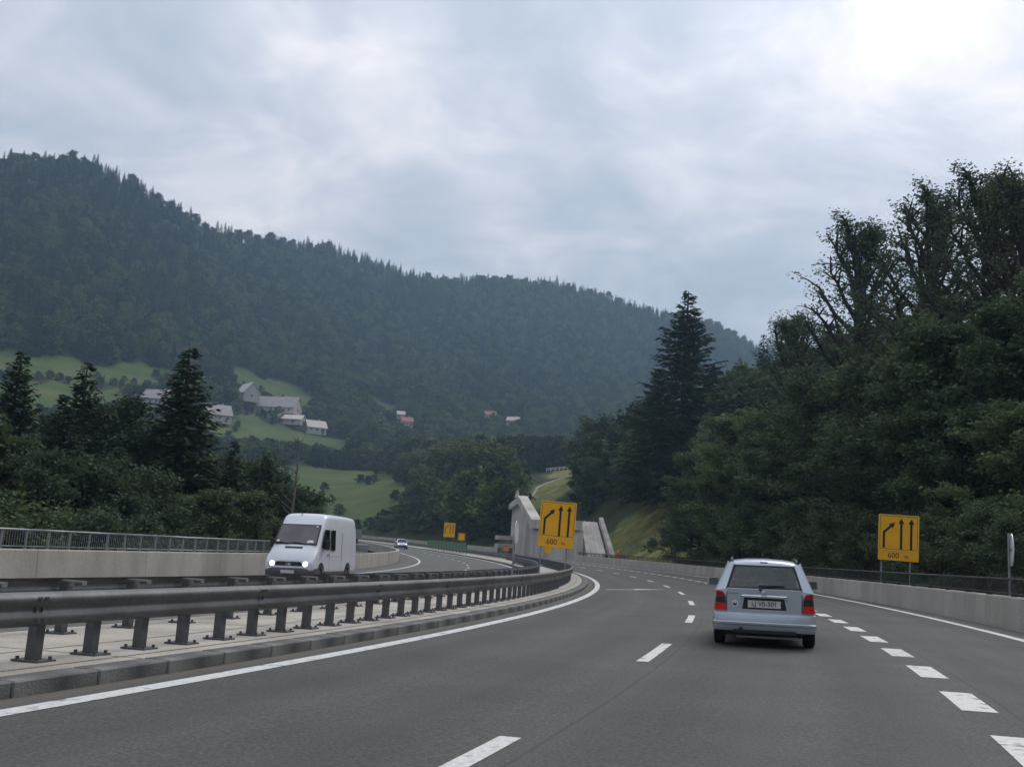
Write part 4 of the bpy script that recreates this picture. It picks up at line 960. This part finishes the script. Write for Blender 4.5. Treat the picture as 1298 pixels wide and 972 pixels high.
def spruce_tree(seed, whorls=34, per=8, n_sp=13, width=0.17, base=0.05, ragged=0.25, leaf=0.05):
    rnd = random.Random(seed); segs = [([Vector((0, 0, 0)), Vector((.004, 0, .5)), Vector((0, .003, .985))], [.016, .009, .0015])]
    V = []; F = []
    def quad(p, q, w_, nrm):
        d = (q - p); s_ = d.cross(nrm)
        if s_.length < 1e-6: return
        s_.normalize(); b = len(V); m_ = p.lerp(q, .45)
        V.extend([tuple(p), tuple(m_ + s_ * w_), tuple(q), tuple(m_ - s_ * w_)]); F.append((b, b + 1, b + 2, b + 3))
    for i in range(whorls):
        u = (i + .5) / whorls; z = base + (0.985 - base) * u ** 0.95
        L0 = width * (1 - u) ** 0.80 * (1.0 if u > .12 else .75 + u * 2) + .006
        for j in range(per if u < .9 else 5):
            L_ = L0 * rnd.uniform(1 - ragged, 1 + ragged * .8); az = 6.283 * j / per + i * 1.7 + rnd.uniform(-.3, .3)
            el = R(-14 + 52 * u ** 1.6 + rnd.uniform(-8, 8)); h = Vector((math.cos(az), math.sin(az), 0))
            p0 = Vector((0, 0, z + rnd.uniform(-.008, .008))); tip = p0 + h * L_ * math.cos(el) + Vector((0, 0, L_ * math.sin(el) * .8 + .012 * (1 - u)))
            mid = p0.lerp(tip, .55) - Vector((0, 0, .10 * L_))
            if u < .85: segs.append(([p0, mid, tip], [.0022, .0013, .0004]))
            for k in range(n_sp if u < .8 else max(4, n_sp // 2)):
                q = rnd.uniform(.12, 1.0); sp = p0.lerp(mid, q / .55) if q < .55 else mid.lerp(tip, (q - .55) / .45)
                sl_ = leaf * rnd.uniform(.5, 1.1) * (1.15 - .55 * q) * (.55 + .6 * (1 - u)); sa = az + rnd.choice((-1, 1)) * rnd.uniform(.3, 1.1)
                e_ = sp + Vector((math.cos(sa), math.sin(sa), rnd.uniform(-.75, .05))) * sl_
                quad(sp, e_, sl_ * .24, Vector((rnd.gauss(0, .5), rnd.gauss(0, .5), 1)))
            quad(mid, tip, L_ * .10, Vector((0, 0, 1)))
    return segs, np.array(V), np.array(F)
def dead_tree(seed):
    rnd = random.Random(seed); segs = [([Vector((0, 0, 0)), Vector((.01, 0, .4)), Vector((0, .01, .8)), Vector((.01, 0, .99))], [.013, .010, .006, .0012])]
    for i in range(16):
        t = rnd.uniform(.45, .97); az = rnd.uniform(0, 6.28); L_ = .16 * (1.2 - t); p = Vector((.006, .004, t)); d = Vector((math.cos(az), math.sin(az), rnd.uniform(.2, 1.0)))
        segs.append(([p, p + d * L_ * .6, p + d * L_ + Vector((0, 0, .02))], [.004, .0025, .0006]))
    return segs
TREES = {}
M['leaf_deep'] = leaf_material('deep_green_leaves', (0.042, 0.066, 0.034), (0.105, 0.138, 0.056), 0.32)
def template(key, segs, lv, lf, bark, leaf):
    tv, tf = tubes_np(segs, 6 if key.startswith(('sparse', 'dead')) else 5)
    t_me = fast_mesh('trunk', tv, tf, [bark]); t_me.shade_smooth()
    TREES[key] = (t_me, fast_mesh('crown', lv, lf, [leaf]) if lv is not None else None)
for k in range(4): template('leafy%d' % k, *broad_tree(20 + k, base=.10, spread=(.33, .28, .36, .30)[k], n_limb=(26, 22, 30, 24)[k], n_leaf=24000, leaf=.0175, clump=.026, gappy=.12, top=(.8, 1.0, .65, .9)[k]), M['bark'], M['leaf'] if k != 2 else M['leaf_dark'])
for k in range(3): template('sparse%d' % k, *broad_tree(41 + k, base=.26, spread=.19, n_limb=42, n_leaf=13500, leaf=.0066, clump=.0125, gappy=.34, twigs=0, rise=(38, 36), top=.9), M['bark'], M['leaf_dark'])
for k in range(2): template('shrub%d' % k, *broad_tree(60 + k, base=.02, spread=.55, n_limb=30, n_leaf=16000, leaf=.030, clump=.055, top=.55), M['bark'], M['leaf'])
for k in range(3): template('spruce%d' % k, *spruce_tree(70 + k, whorls=44, per=9, n_sp=24, leaf=.036, width=.17 + .02 * k), M['bark'], M['needle'])
template('dead0', dead_tree(5), None, None, M['dead_bark'], None)
def tree(kind, x, y, h, label, cat='tree', group=None, rz=None, wide=1.0, leaf=None):
    rnd = random.Random(int(x * 31 + y * 17)); n = {'leafy': 4, 'sparse': 3, 'shrub': 2, 'spruce': 3, 'dead': 1}[kind]
    t_me, c_me = TREES['%s%d' % (kind, rnd.randrange(n))]
    nm = {'leafy': 'broadleaf_tree', 'sparse': 'broadleaf_tree', 'shrub': 'shrub', 'spruce': 'spruce_tree', 'dead': 'dead_tree'}[kind]
    g = empty(nm, (x, y, gz(x, y) - .15), rnd.uniform(0, 6.28) if rz is None else rz, label, cat, group)
    g.scale = (h * wide, h * wide, h)
    link('stem' if kind == 'shrub' else 'trunk', t_me, g)
    if c_me:
        c = link('foliage' if kind == 'shrub' else 'crown', c_me, g)
        if leaf: c.material_slots[0].link = 'OBJECT'; c.material_slots[0].material = leaf
    return g
ORD = ['first', 'second', 'third', 'fourth', 'fifth', 'sixth', 'seventh', 'eighth', 'ninth', 'tenth', 'eleventh', 'twelfth', 'thirteenth', 'fourteenth']
# right-hand wood
tree('spruce', 28.6, 163.0, 36.5, 'tall dark spruce rising above the right wood against the hill', wide=1.55)
tree('spruce', 26.5, 178.0, 25.0, 'lower spruce left of the tall dark spruce, above the retaining wall', wide=1.5)
SP = [(27.6, 98.9, 21.6, 'leftmost thin-crowned tall tree of the right wood with bare twigs at its edge'), (28.6, 83.1, 26.4, 'tall airy tree with sky showing through, second from the left on the right skyline'),
      (28.7, 69.3, 24.0, 'tall airy tree with branching limbs, third from the left on the right skyline'), (28.6, 60.0, 21.8, 'highest tree of the right skyline, near the upper right picture edge'), (29.6, 54.8, 19.8, 'tall airy tree cut by the right picture edge')]
for x, y, h, lb in SP: tree('sparse', x, y, h, lb, group='tall airy trees of the right wood', wide=1.45)
BACK = [(18.5, 212.0, 10.5), (22.5, 196.0, 10.0), (27.0, 178.0, 10.0), (31.0, 160.0, 11.0), (29.5, 138.0, 12.5), (22.4, 108.6, 12.0), (23.1, 98.0, 13.6), (23.6, 87.9, 12.5), (24.6, 76.6, 14.0), (24.1, 63.6, 12.2), (23.9, 54.6, 13.4), (24.6, 48.1, 11.6), (27.2, 48.0, 12.5)]
for k, (x, y, h) in enumerate(sorted(BACK, key=lambda p: p[0] / p[1])): tree('leafy', x, y, h, 'dense broadleaf tree on the right bank, %s from the left of the taller row' % ORD[k], group='dense trees of the right bank, taller row', wide=1.15)
FRONT = [(22.1, 108.9, 9.1), (23.1, 95.4, 10.1), (23.9, 82.8, 10.1), (24.3, 68.8, 9.5), (23.8, 57.1, 8.9), (23.3, 48.3, 7.8), (23.2, 43.1, 7.1)]
for k, (x, y, h) in enumerate(sorted(FRONT, key=lambda p: p[0] / p[1])): tree('leafy', x - 1.0, y, h, 'lower bushy tree on the right bank, %s from the left of the front row' % ORD[k], group='bushy trees of the right bank, front row', wide=1.4)
SHR = [(19.6, 141.2, 1.5), (18.4, 126.1, 1.9), (19.2, 117.0, 3.4), (19.0, 103.6, 6.6), (19.8, 93.6, 4.6), (20.2, 87.6, 5.2), (20.6, 75.3, 5.2), (20.5, 68.5, 4.8), (20.4, 63.6, 4.5), (20.1, 57.0, 3.9), (19.9, 50.5, 3.7), (19.3, 45.1, 3.7), (18.9, 40.4, 3.7), (18.6, 35.9, 3.6)]
for k, (x, y, h) in enumerate(sorted(SHR, key=lambda p: p[0] / p[1])): tree('shrub', x + .3, y, h, 'leafy shrub behind the right parapet railing, %s from the left' % ORD[k], 'shrub', 'shrubs behind the right parapet')
# left-hand trees beyond the far parapet
SPR = [(-24.1, 73.7, 20.4, 'tallest spruce left of the van, rising in front of the farmhouses', 1.7), (-30.5, 61.4, 16.6, 'dark spruce with a pointed top near the left picture edge', 1.4), (-28.0, 65.4, 17.0, 'spruce between the left edge spruce and the meadow gap', 1.35), (-32.3, 69.7, 13.1, 'lower spruce half hidden behind the two left edge spruces', 1.3), (-30.4, 79.3, 15.6, 'slim spruce standing left of the white farm buildings', 1.2), (-31.0, 57.4, 14.3, 'spruce cut off by the left picture edge', 1.3), (-22.6, 58.0, 12.6, 'small spruce in front of the tallest one, left of its trunk', 1.5), (-25.5, 57.0, 14.2, 'dark spruce right of the pointed one near the left edge', 1.5), (-19.2, 70.5, 13.2, 'small dark spruce right below the farm meadow', 1.4), (-18.6, 78.0, 12.6, 'last dark spruce on the right of the left tree belt', 1.3)]
for x, y, h, lb, wd in SPR: tree('spruce', x, y, h, lb, group='spruces beyond the left parapet', wide=wd)
LB = [(-27.2, 51.9, 11.2), (-28.0, 60.0, 10.9), (-21.8, 52.2, 10.3), (-28.7, 71.5, 14.4), (-21.2, 56.3, 10.0), (-29.4, 81.7, 13.6), (-21.4, 62.1, 9.8), (-17.5, 60.2, 9.0), (-22.1, 77.7, 13.4), (-15.9, 62.3, 8.4), (-21.1, 83.9, 14.2), (-20.4, 90.0, 13.6), (-17.6, 85.5, 9.3)]
for k, (x, y, h) in enumerate(sorted(LB, key=lambda p: p[0] / p[1])): tree('leafy', x, y, h * (1.05 if x / y < -.33 else .93), 'broadleaf tree beyond the left parapet, %s from the left picture edge' % ORD[k], group='broadleaf trees beyond the left parapet', wide=1.15, leaf=M['leaf_deep'])
LS = [(-21.9, 45.4, 8.2), (-20.4, 46.5, 7.5), (-18.8, 47.5, 6.9), (-18.0, 49.5, 6.8), (-17.4, 52.5, 6.2), (-17.0, 56.6, 6.0), (-16.4, 60.6, 5.8), (-16.2, 66.6, 6.1)]
for k, (x, y, h) in enumerate(sorted(LS, key=lambda p: p[0] / p[1])): tree('shrub', x - .6, y, h, 'shrub right behind the left railing, %s from the left picture edge' % ORD[k], 'shrub', 'shrubs behind the left railing', leaf=M['leaf_deep'])
tree('dead', -16.6, 79.6, 13.6, 'bare dead tree trunk standing left of the lower meadow above the van')

# ------------------------------------------------------------------ distant woods, read as masses
lib = bpy.data.collections.new('wood_templates')
def lib_tree(name, segs, lv, lf, bark, leaf):
    tv, tf = tubes_np(segs, 4); tv = np.array(tv); nt_ = len(tv)
    v = np.concatenate([tv, lv]); f = np.concatenate([np.array(tf), np.asarray(lf) + nt_]); mi = np.concatenate([np.zeros(len(tf)), np.ones(len(lf))])
    o = bpy.data.objects.new(name, fast_mesh(name, v, f, [bark, leaf], mi)); lib.objects.link(o)
for k in range(3):
    s_, lv, lf = broad_tree(90 + k, base=.10, spread=.36, n_limb=16, n_leaf=2600, leaf=.060, clump=.050, top=.75); lib_tree('wood_a%d' % k, s_[:17], lv, lf, M['bark'], M['far_leaf'])
for k in range(3):
    s_, lv, lf = spruce_tree(95 + k, whorls=20, per=7, n_sp=7, width=.17, leaf=.075); lib_tree('wood_b%d' % k, s_[:1], lv, lf, M['bark'], M['far_needle'])
def forest(name, label, x, y, h, kind, wide, seed):
    rg = np.random.default_rng(seed); n = len(x); z = ground(x, y) - .3
    me = bpy.data.meshes.new(name); me.vertices.add(n); me.vertices.foreach_set('co', np.stack([x, y, z], 1).astype(np.float32).ravel())
    def attr(nm, ty, val, key='value'):
        a = me.attributes.new(nm, ty, 'POINT'); a.data.foreach_set(key, val)
    attr('size', 'FLOAT_VECTOR', np.stack([h * wide, h * wide, h], 1).astype(np.float32).ravel(), 'vector')
    attr('turn', 'FLOAT_VECTOR', np.stack([rg.normal(0, .03, n), rg.normal(0, .03, n), rg.uniform(0, 6.28, n)], 1).astype(np.float32).ravel(), 'vector')
    attr('pick', 'INT', (kind * 3 + rg.integers(0, 3, n)).astype(np.int32))
    me.update(); o = link(name, me); tag(o, label, 'forest', kind='stuff')
    tr = bpy.data.node_groups.new(name, 'GeometryNodeTree')
    tr.interface.new_socket('Geometry', in_out='INPUT', socket_type='NodeSocketGeometry'); tr.interface.new_socket('Geometry', in_out='OUTPUT', socket_type='NodeSocketGeometry')
    gi = tr.nodes.new('NodeGroupInput'); go = tr.nodes.new('NodeGroupOutput'); ip = tr.nodes.new('GeometryNodeInstanceOnPoints'); ci = tr.nodes.new('GeometryNodeCollectionInfo')
    ci.inputs[0].default_value = lib; ci.inputs['Separate Children'].default_value = True; ci.inputs['Reset Children'].default_value = True
    def named(nm, ty):
        q = tr.nodes.new('GeometryNodeInputNamedAttribute'); q.data_type = ty; q.inputs[0].default_value = nm; return q.outputs[0]
    tr.links.new(gi.outputs[0], ip.inputs['Points']); tr.links.new(ci.outputs[0], ip.inputs['Instance']); ip.inputs['Pick Instance'].default_value = True
    tr.links.new(named('pick', 'INT'), ip.inputs['Instance Index']); tr.links.new(named('size', 'FLOAT_VECTOR'), ip.inputs['Scale']); tr.links.new(named('turn', 'FLOAT_VECTOR'), ip.inputs['Rotation'])
    tr.links.new(ip.outputs[0], go.inputs[0])
    md = o.modifiers.new('trees', 'NODES'); md.node_group = tr
    return o
HOUSES = [(-182, 516), (-167, 555), (-163, 640), (-130, 631), (-75, 726), (-16, 808), (3, 803), (-81, 749)]
def scatter(step, d0, d1, a0, a1, seed):
    rg = np.random.default_rng(seed); xs = np.arange(-1.2 * d1, 1.2 * d1, step); ys = np.arange(20, d1, step)
    X, Y = np.meshgrid(xs, ys); X = X.ravel() + rg.uniform(-.45, .45, X.size) * step; Y = Y.ravel() + rg.uniform(-.45, .45, Y.size) * step
    d = np.hypot(X, Y); az = np.degrees(np.arctan2(X, Y)); k = (d > d0) & (d < d1) & (az > a0) & (az < a1); return X[k], Y[k], rg
def hillside():
    x, y, rg = scatter(5.2, 205, 1450, -33, 31, 11)
    d = np.hypot(x, y); az = np.degrees(np.arctan2(x, y)); s, off, dist = inv(x, y)
    D = np.interp(az, RIDGE[:, 0], RIDGE[:, 1])
    keep = (d < D + 25) & ((off < -22) | (off > 17) | (s > 455)) & (~in_meadow(x, y) | (rg.random(len(x)) < .022))
    keep &= ~((off > 0) & (off < 34) & (s < 192)) & ~((d > 560) & (rg.random(len(x)) < .12))
    keep &= ~((az > 0.2) & (az < 4.6) & (d < 392))
    for hx, hy in HOUSES: keep &= (x - hx) ** 2 + (y - hy) ** 2 > (15 if hx < -100 else 8) ** 2
    x, y, d, az, D = x[keep], y[keep], d[keep], az[keep], D[keep]
    n = len(x); t = (d - D0) / (D - D0)
    # conifers towards the ridge and in dark stands, broadleaved trees lower down
    patch = np.sin(x * .013 + 1.3) * np.sin(y * .009 + x * .004) + .5 * np.sin(x * .041) * np.cos(y * .033)
    pc = np.clip(.10 + .75 * smooth(.45, 1.0, t) + .35 * patch, .04, .97); kind = (rg.random(n) < pc).astype(int)
    h = np.where(kind == 1, rg.normal(13, 3.2, n), rg.normal(11.5, 2.6, n)); h = np.clip(h, 5, 21)
    # trees keep low in front of the meadows and farmsteads (hedges, orchards)
    for dl in (12, 24, 36, 50, 65, 80, 95):
        px, py = x * (1 + dl / d), y * (1 + dl / d); m_ = in_meadow(px, py)
        for hx, hy in HOUSES: m_ |= ((px - hx) ** 2 + (py - hy) ** 2 < 13 ** 2) & (hx < -100 or dl < 40)
        h = np.where(m_, np.minimum(h, 3.0 + 0.10 * dl), h)
    wide = np.where(kind == 1, rg.uniform(.95, 1.3, n), rg.uniform(1.0, 1.35, n)); wide = np.where(h < 8, wide * 1.25, wide)
    up_ = d > 470
    forest('hillside_forest', 'dense mixed forest covering the hillside up to the ridge', x[up_], y[up_], h[up_], kind[up_], wide[up_], 5)
    lo_ = ~up_
    forest('valley_wood', 'belt of broadleaf woodland on the lower slope behind the road', x[lo_], y[lo_], h[lo_], kind[lo_], wide[lo_], 6)
hillside()
def bank_wood():
    x, y, rg = scatter(4.6, 30, 300, 8, 40, 13); s, off, dist = inv(x, y); az = np.degrees(np.arctan2(x, y))
    keep = (off > 27) & (off < 75) & (s < 215) & ((s < 112) | (off > 33 + 5 * (s > 150))); x, y, off = x[keep], y[keep], off[keep]; n = len(x)
    h = rg.normal(9.5, 1.6, n) * np.where(off < 33, .85, 1.0); h = np.clip(h * np.clip(1.15 - (off - 27) * .012, .5, 1), 4.5, 12)
    forest('bank_wood', 'dark undergrowth and close trees filling the right wood', x, y, h, np.zeros(n, int), rg.uniform(1.1, 1.5, n), 7)
    # rough cover on the left below the parapet
    x, y, rg = scatter(5.0, 60, 205, -34, -9, 17); s, off, dist = inv(x, y); keep = (off < -30); x, y, off = x[keep], y[keep], off[keep]; n = len(x)
    forest('valley_scrub', 'dark close woodland below the left parapet', x, y, np.clip(rg.normal(9, 1.5, n), 5, 12) * np.clip(1.3 - np.hypot(x, y) * .0035, .55, 1), (rg.random(n) < .2).astype(int), rg.uniform(1.1, 1.5, n), 8)
bank_wood()

def dirt_path():
    mb = MB(); P_ = [(5.5, 262), (8.0, 280), (11.0, 300), (15.5, 322), (20.0, 338)]; pts = []
    for (a, b), (c, d_) in zip(P_[:-1], P_[1:]): pts += [(a + (c - a) * k / 8, b + (d_ - b) * k / 8) for k in range(8)]
    for x, y in pts: mb.v += [(x - .45, y + .1, gz(x - .45, y + .1) + .1), (x + .45, y - .1, gz(x + .45, y - .1) + .1)]
    mb.f = [(2 * k, 2 * k + 1, 2 * k + 3, 2 * k + 2) for k in range(len(pts) - 1)]; mb.mi = [0] * len(mb.f)
    tag(mb.build('path', M['path']), 'pale dirt path climbing the grassy slope above the retaining wall', kind='structure')
M['path'] = material('pale_dirt', (0.36, 0.31, 0.25), 0.95, var=0.15, scale=0.6)
dirt_path()
def field_fence():
    g = empty('field_fence', (22, 388, gz(22, 388)), 0, 'white rail fence along the top of the brownish field above the retaining wall', 'fence'); iv = Matrix.Translation(g.location).inverted()
    pts = [(15.5 + 1.6 * k, 389 - .5 * k) for k in range(10)]
    for x, y in pts: o = MB().box((x, y, gz(x, y) + .6), (.22, .22, 1.6)).build('post', M['white'], g); o.matrix_parent_inverse = iv
    for h in (.75, 1.3): o = MB().tube([(x, y, gz(x, y) + h) for x, y in pts], .10, 5).build('rail', M['white'], g); o.matrix_parent_inverse = iv
field_fence()
# ------------------------------------------------------------------ farm buildings and houses on the slope
M['plaster'] = material('plaster', (0.42, 0.38, 0.33), 0.9, var=0.08, scale=0.6, second=(0.45, 0.40, 0.34), sfac=(.55, .75))
M['roof_grey'] = material('grey_roof', (0.34, 0.30, 0.285), 0.85, var=0.15, scale=0.8, stretch=(1, 4, 1), second=(0.26, 0.23, 0.215), sfac=(.5, .7))
M['roof_pale'] = material('pale_roof', (0.52, 0.46, 0.41), 0.85, var=0.12, scale=0.8, stretch=(1, 4, 1))
M['roof_red'] = material('red_roof', (0.33, 0.13, 0.08), 0.85, var=0.15, scale=0.8, stretch=(1, 4, 1))
M['window_dark'] = material('window_dark', (0.03, 0.033, 0.04), 0.2, var=0.2, scale=3)
def house(name, label, x, y, rz, Lx, Wy, hw, hr, wmat, rmat, cat='house', nwin=4, zoff=0.0, chimney=True, hip=0.0):
    k_ = 1.0 if x < -100 else .72
    Lx, Wy, hw, hr = Lx * k_, Wy * k_, hw * k_, hr * k_
    g = empty(name, (x, y, gz(x, y) - 1.0 + zoff), rz, label, cat, 'buildings on the hillside')
    H0 = hw + 1.0
    wl = MB(); wl.v = []; pr = [(-Wy / 2, 0), (Wy / 2, 0), (Wy / 2, H0), (0, H0 + hr), (-Wy / 2, H0)]
    wl.add([(-Lx / 2, a, b) for a, b in pr] + [(Lx / 2, a, b) for a, b in pr], [(4, 3, 2, 1, 0), (5, 6, 7, 8, 9)] + [(i, (i + 1) % 5, 5 + (i + 1) % 5, 5 + i) for i in range(5) if i not in (2, 3)]); wl.build('wall', wmat, g)
    ov = .7; rf = None
    for sy in (-1, 1):
        q = [(-Lx / 2 - ov, sy * (Wy / 2 + ov), H0 - hr * ov / (Wy / 2) + .12), (Lx / 2 + ov, sy * (Wy / 2 + ov), H0 - hr * ov / (Wy / 2) + .12), (Lx / 2 + ov - hip, 0, H0 + hr + .14), (-Lx / 2 - ov + hip, 0, H0 + hr + .14)]
        rf = MB().hexa(q, (0, 0, .25)).build('roof', rmat, g)
    if chimney: MB().box((Lx * .2, .6, H0 + hr + .4), (.8, .8, 1.8)).build('chimney', M['plaster'], rf)
    for k in range(nwin):
        xx = -Lx / 2 + Lx * (k + .5) / nwin
        w_ = MB().box((xx, -Wy / 2 - .03, 1.0 + hw * .55), (1.0, .10, 1.2)).build('window', M['window_dark'], g); MB().box((xx, -Wy / 2 - .12, 1.0 + hw * .55 - .78), (1.6, .25, .12)).build('sill', M['plaster'], w_)
    MB().box((Lx * .28, -Wy / 2 - .04, 1.0 + 1.05), (1.2, .10, 2.1)).build('door', M['bark'], g)
    for sx in (-1, 1): MB().box((sx * (Lx / 2 + .03), 0, 1.0 + hw * .6), (.10, 1.3, 1.5)).build('window', M['window_dark'], g)
    return g
house('farm_barn', 'long grey-roofed barn, largest farm building on the hillside', -152, 645, -.22, 31, 13, 3.4, 7.0, M['plaster'], M['roof_grey'], 'barn', 5)
house('farmhouse', 'pale farmhouse with a steep gable adjoining the long barn on its left', -170, 640, -.9, 15, 11, 5.0, 6.5, M['plaster'], M['roof_pale'], 'house', 3)
house('farm_shed', 'low pale shed in front of the long barn', -141, 626, -.15, 24, 9, 2.6, 2.8, M['plaster'], M['roof_pale'], 'shed', 3, chimney=False)
house('farmhouse', 'small pale house with a white gable at the right end of the farm', -122, 628, .5, 12, 9, 3.6, 4.2, M['plaster'], M['roof_pale'], 'house', 3)
house('farmhouse', 'white house with grey roof left of the tallest spruce', -184, 520, -.2, 14, 10, 3.8, 4.8, M['plaster'], M['roof_grey'], 'house', 4)
house('farmhouse', 'brown-roofed house with a pale ridge right of the tallest spruce', -163, 556, .55, 13, 11, 4.0, 5.6, M['plaster'], M['roof_grey'], 'house', 3)
house('farm_shed', 'small white outbuilding between the spruce and the long barn', -170, 600, .1, 7, 5, 2.8, 1.6, M['plaster'], M['roof_pale'], 'shed', 2, chimney=False)
house('red_roofed_house', 'house with an orange-red roof, left one of the two on the wooded slope', -75, 726, .3, 11, 9, 6.5, 4.0, M['plaster'], M['roof_red'], 'house', 3, .8)
house('red_roofed_house', 'house with an orange-red roof, right one of the two on the wooded slope', -16, 806, .1, 12, 9, 7.0, 4.0, M['plaster'], M['roof_red'], 'house', 3, .8)
house('grey_house', 'grey-roofed house on the slope to the right of the red-roofed ones', 3, 800, -.3, 13, 9, 6.0, 3.6, M['plaster'], M['roof_pale'], 'house', 3, .8)
house('white_cottage', 'tiny white cottage above the left red-roofed house', -82, 748, .2, 7, 6, 6.0, 3.0, M['plaster'], M['roof_pale'], 'house', 2, 1.2, chimney=False)

# ------------------------------------------------------------------ air: even haze over the whole valley
hm = bpy.data.materials.new('haze_air'); hm.use_nodes = True; ht = hm.node_tree; ht.nodes.clear()
ho = ht.nodes.new('ShaderNodeOutputMaterial'); pv = ht.nodes.new('ShaderNodeVolumePrincipled')
pv.inputs['Color'].default_value = (0.52, 0.76, 1.0, 1); pv.inputs['Density'].default_value = 0.00030; pv.inputs['Anisotropy'].default_value = 0.2
ht.links.new(pv.outputs[0], ho.inputs['Volume'])
hz = MB().box((0, 300, 215), (6400, 6400, 720)).build('haze', hm); tag(hz, 'pale bluish summer haze', kind='stuff')
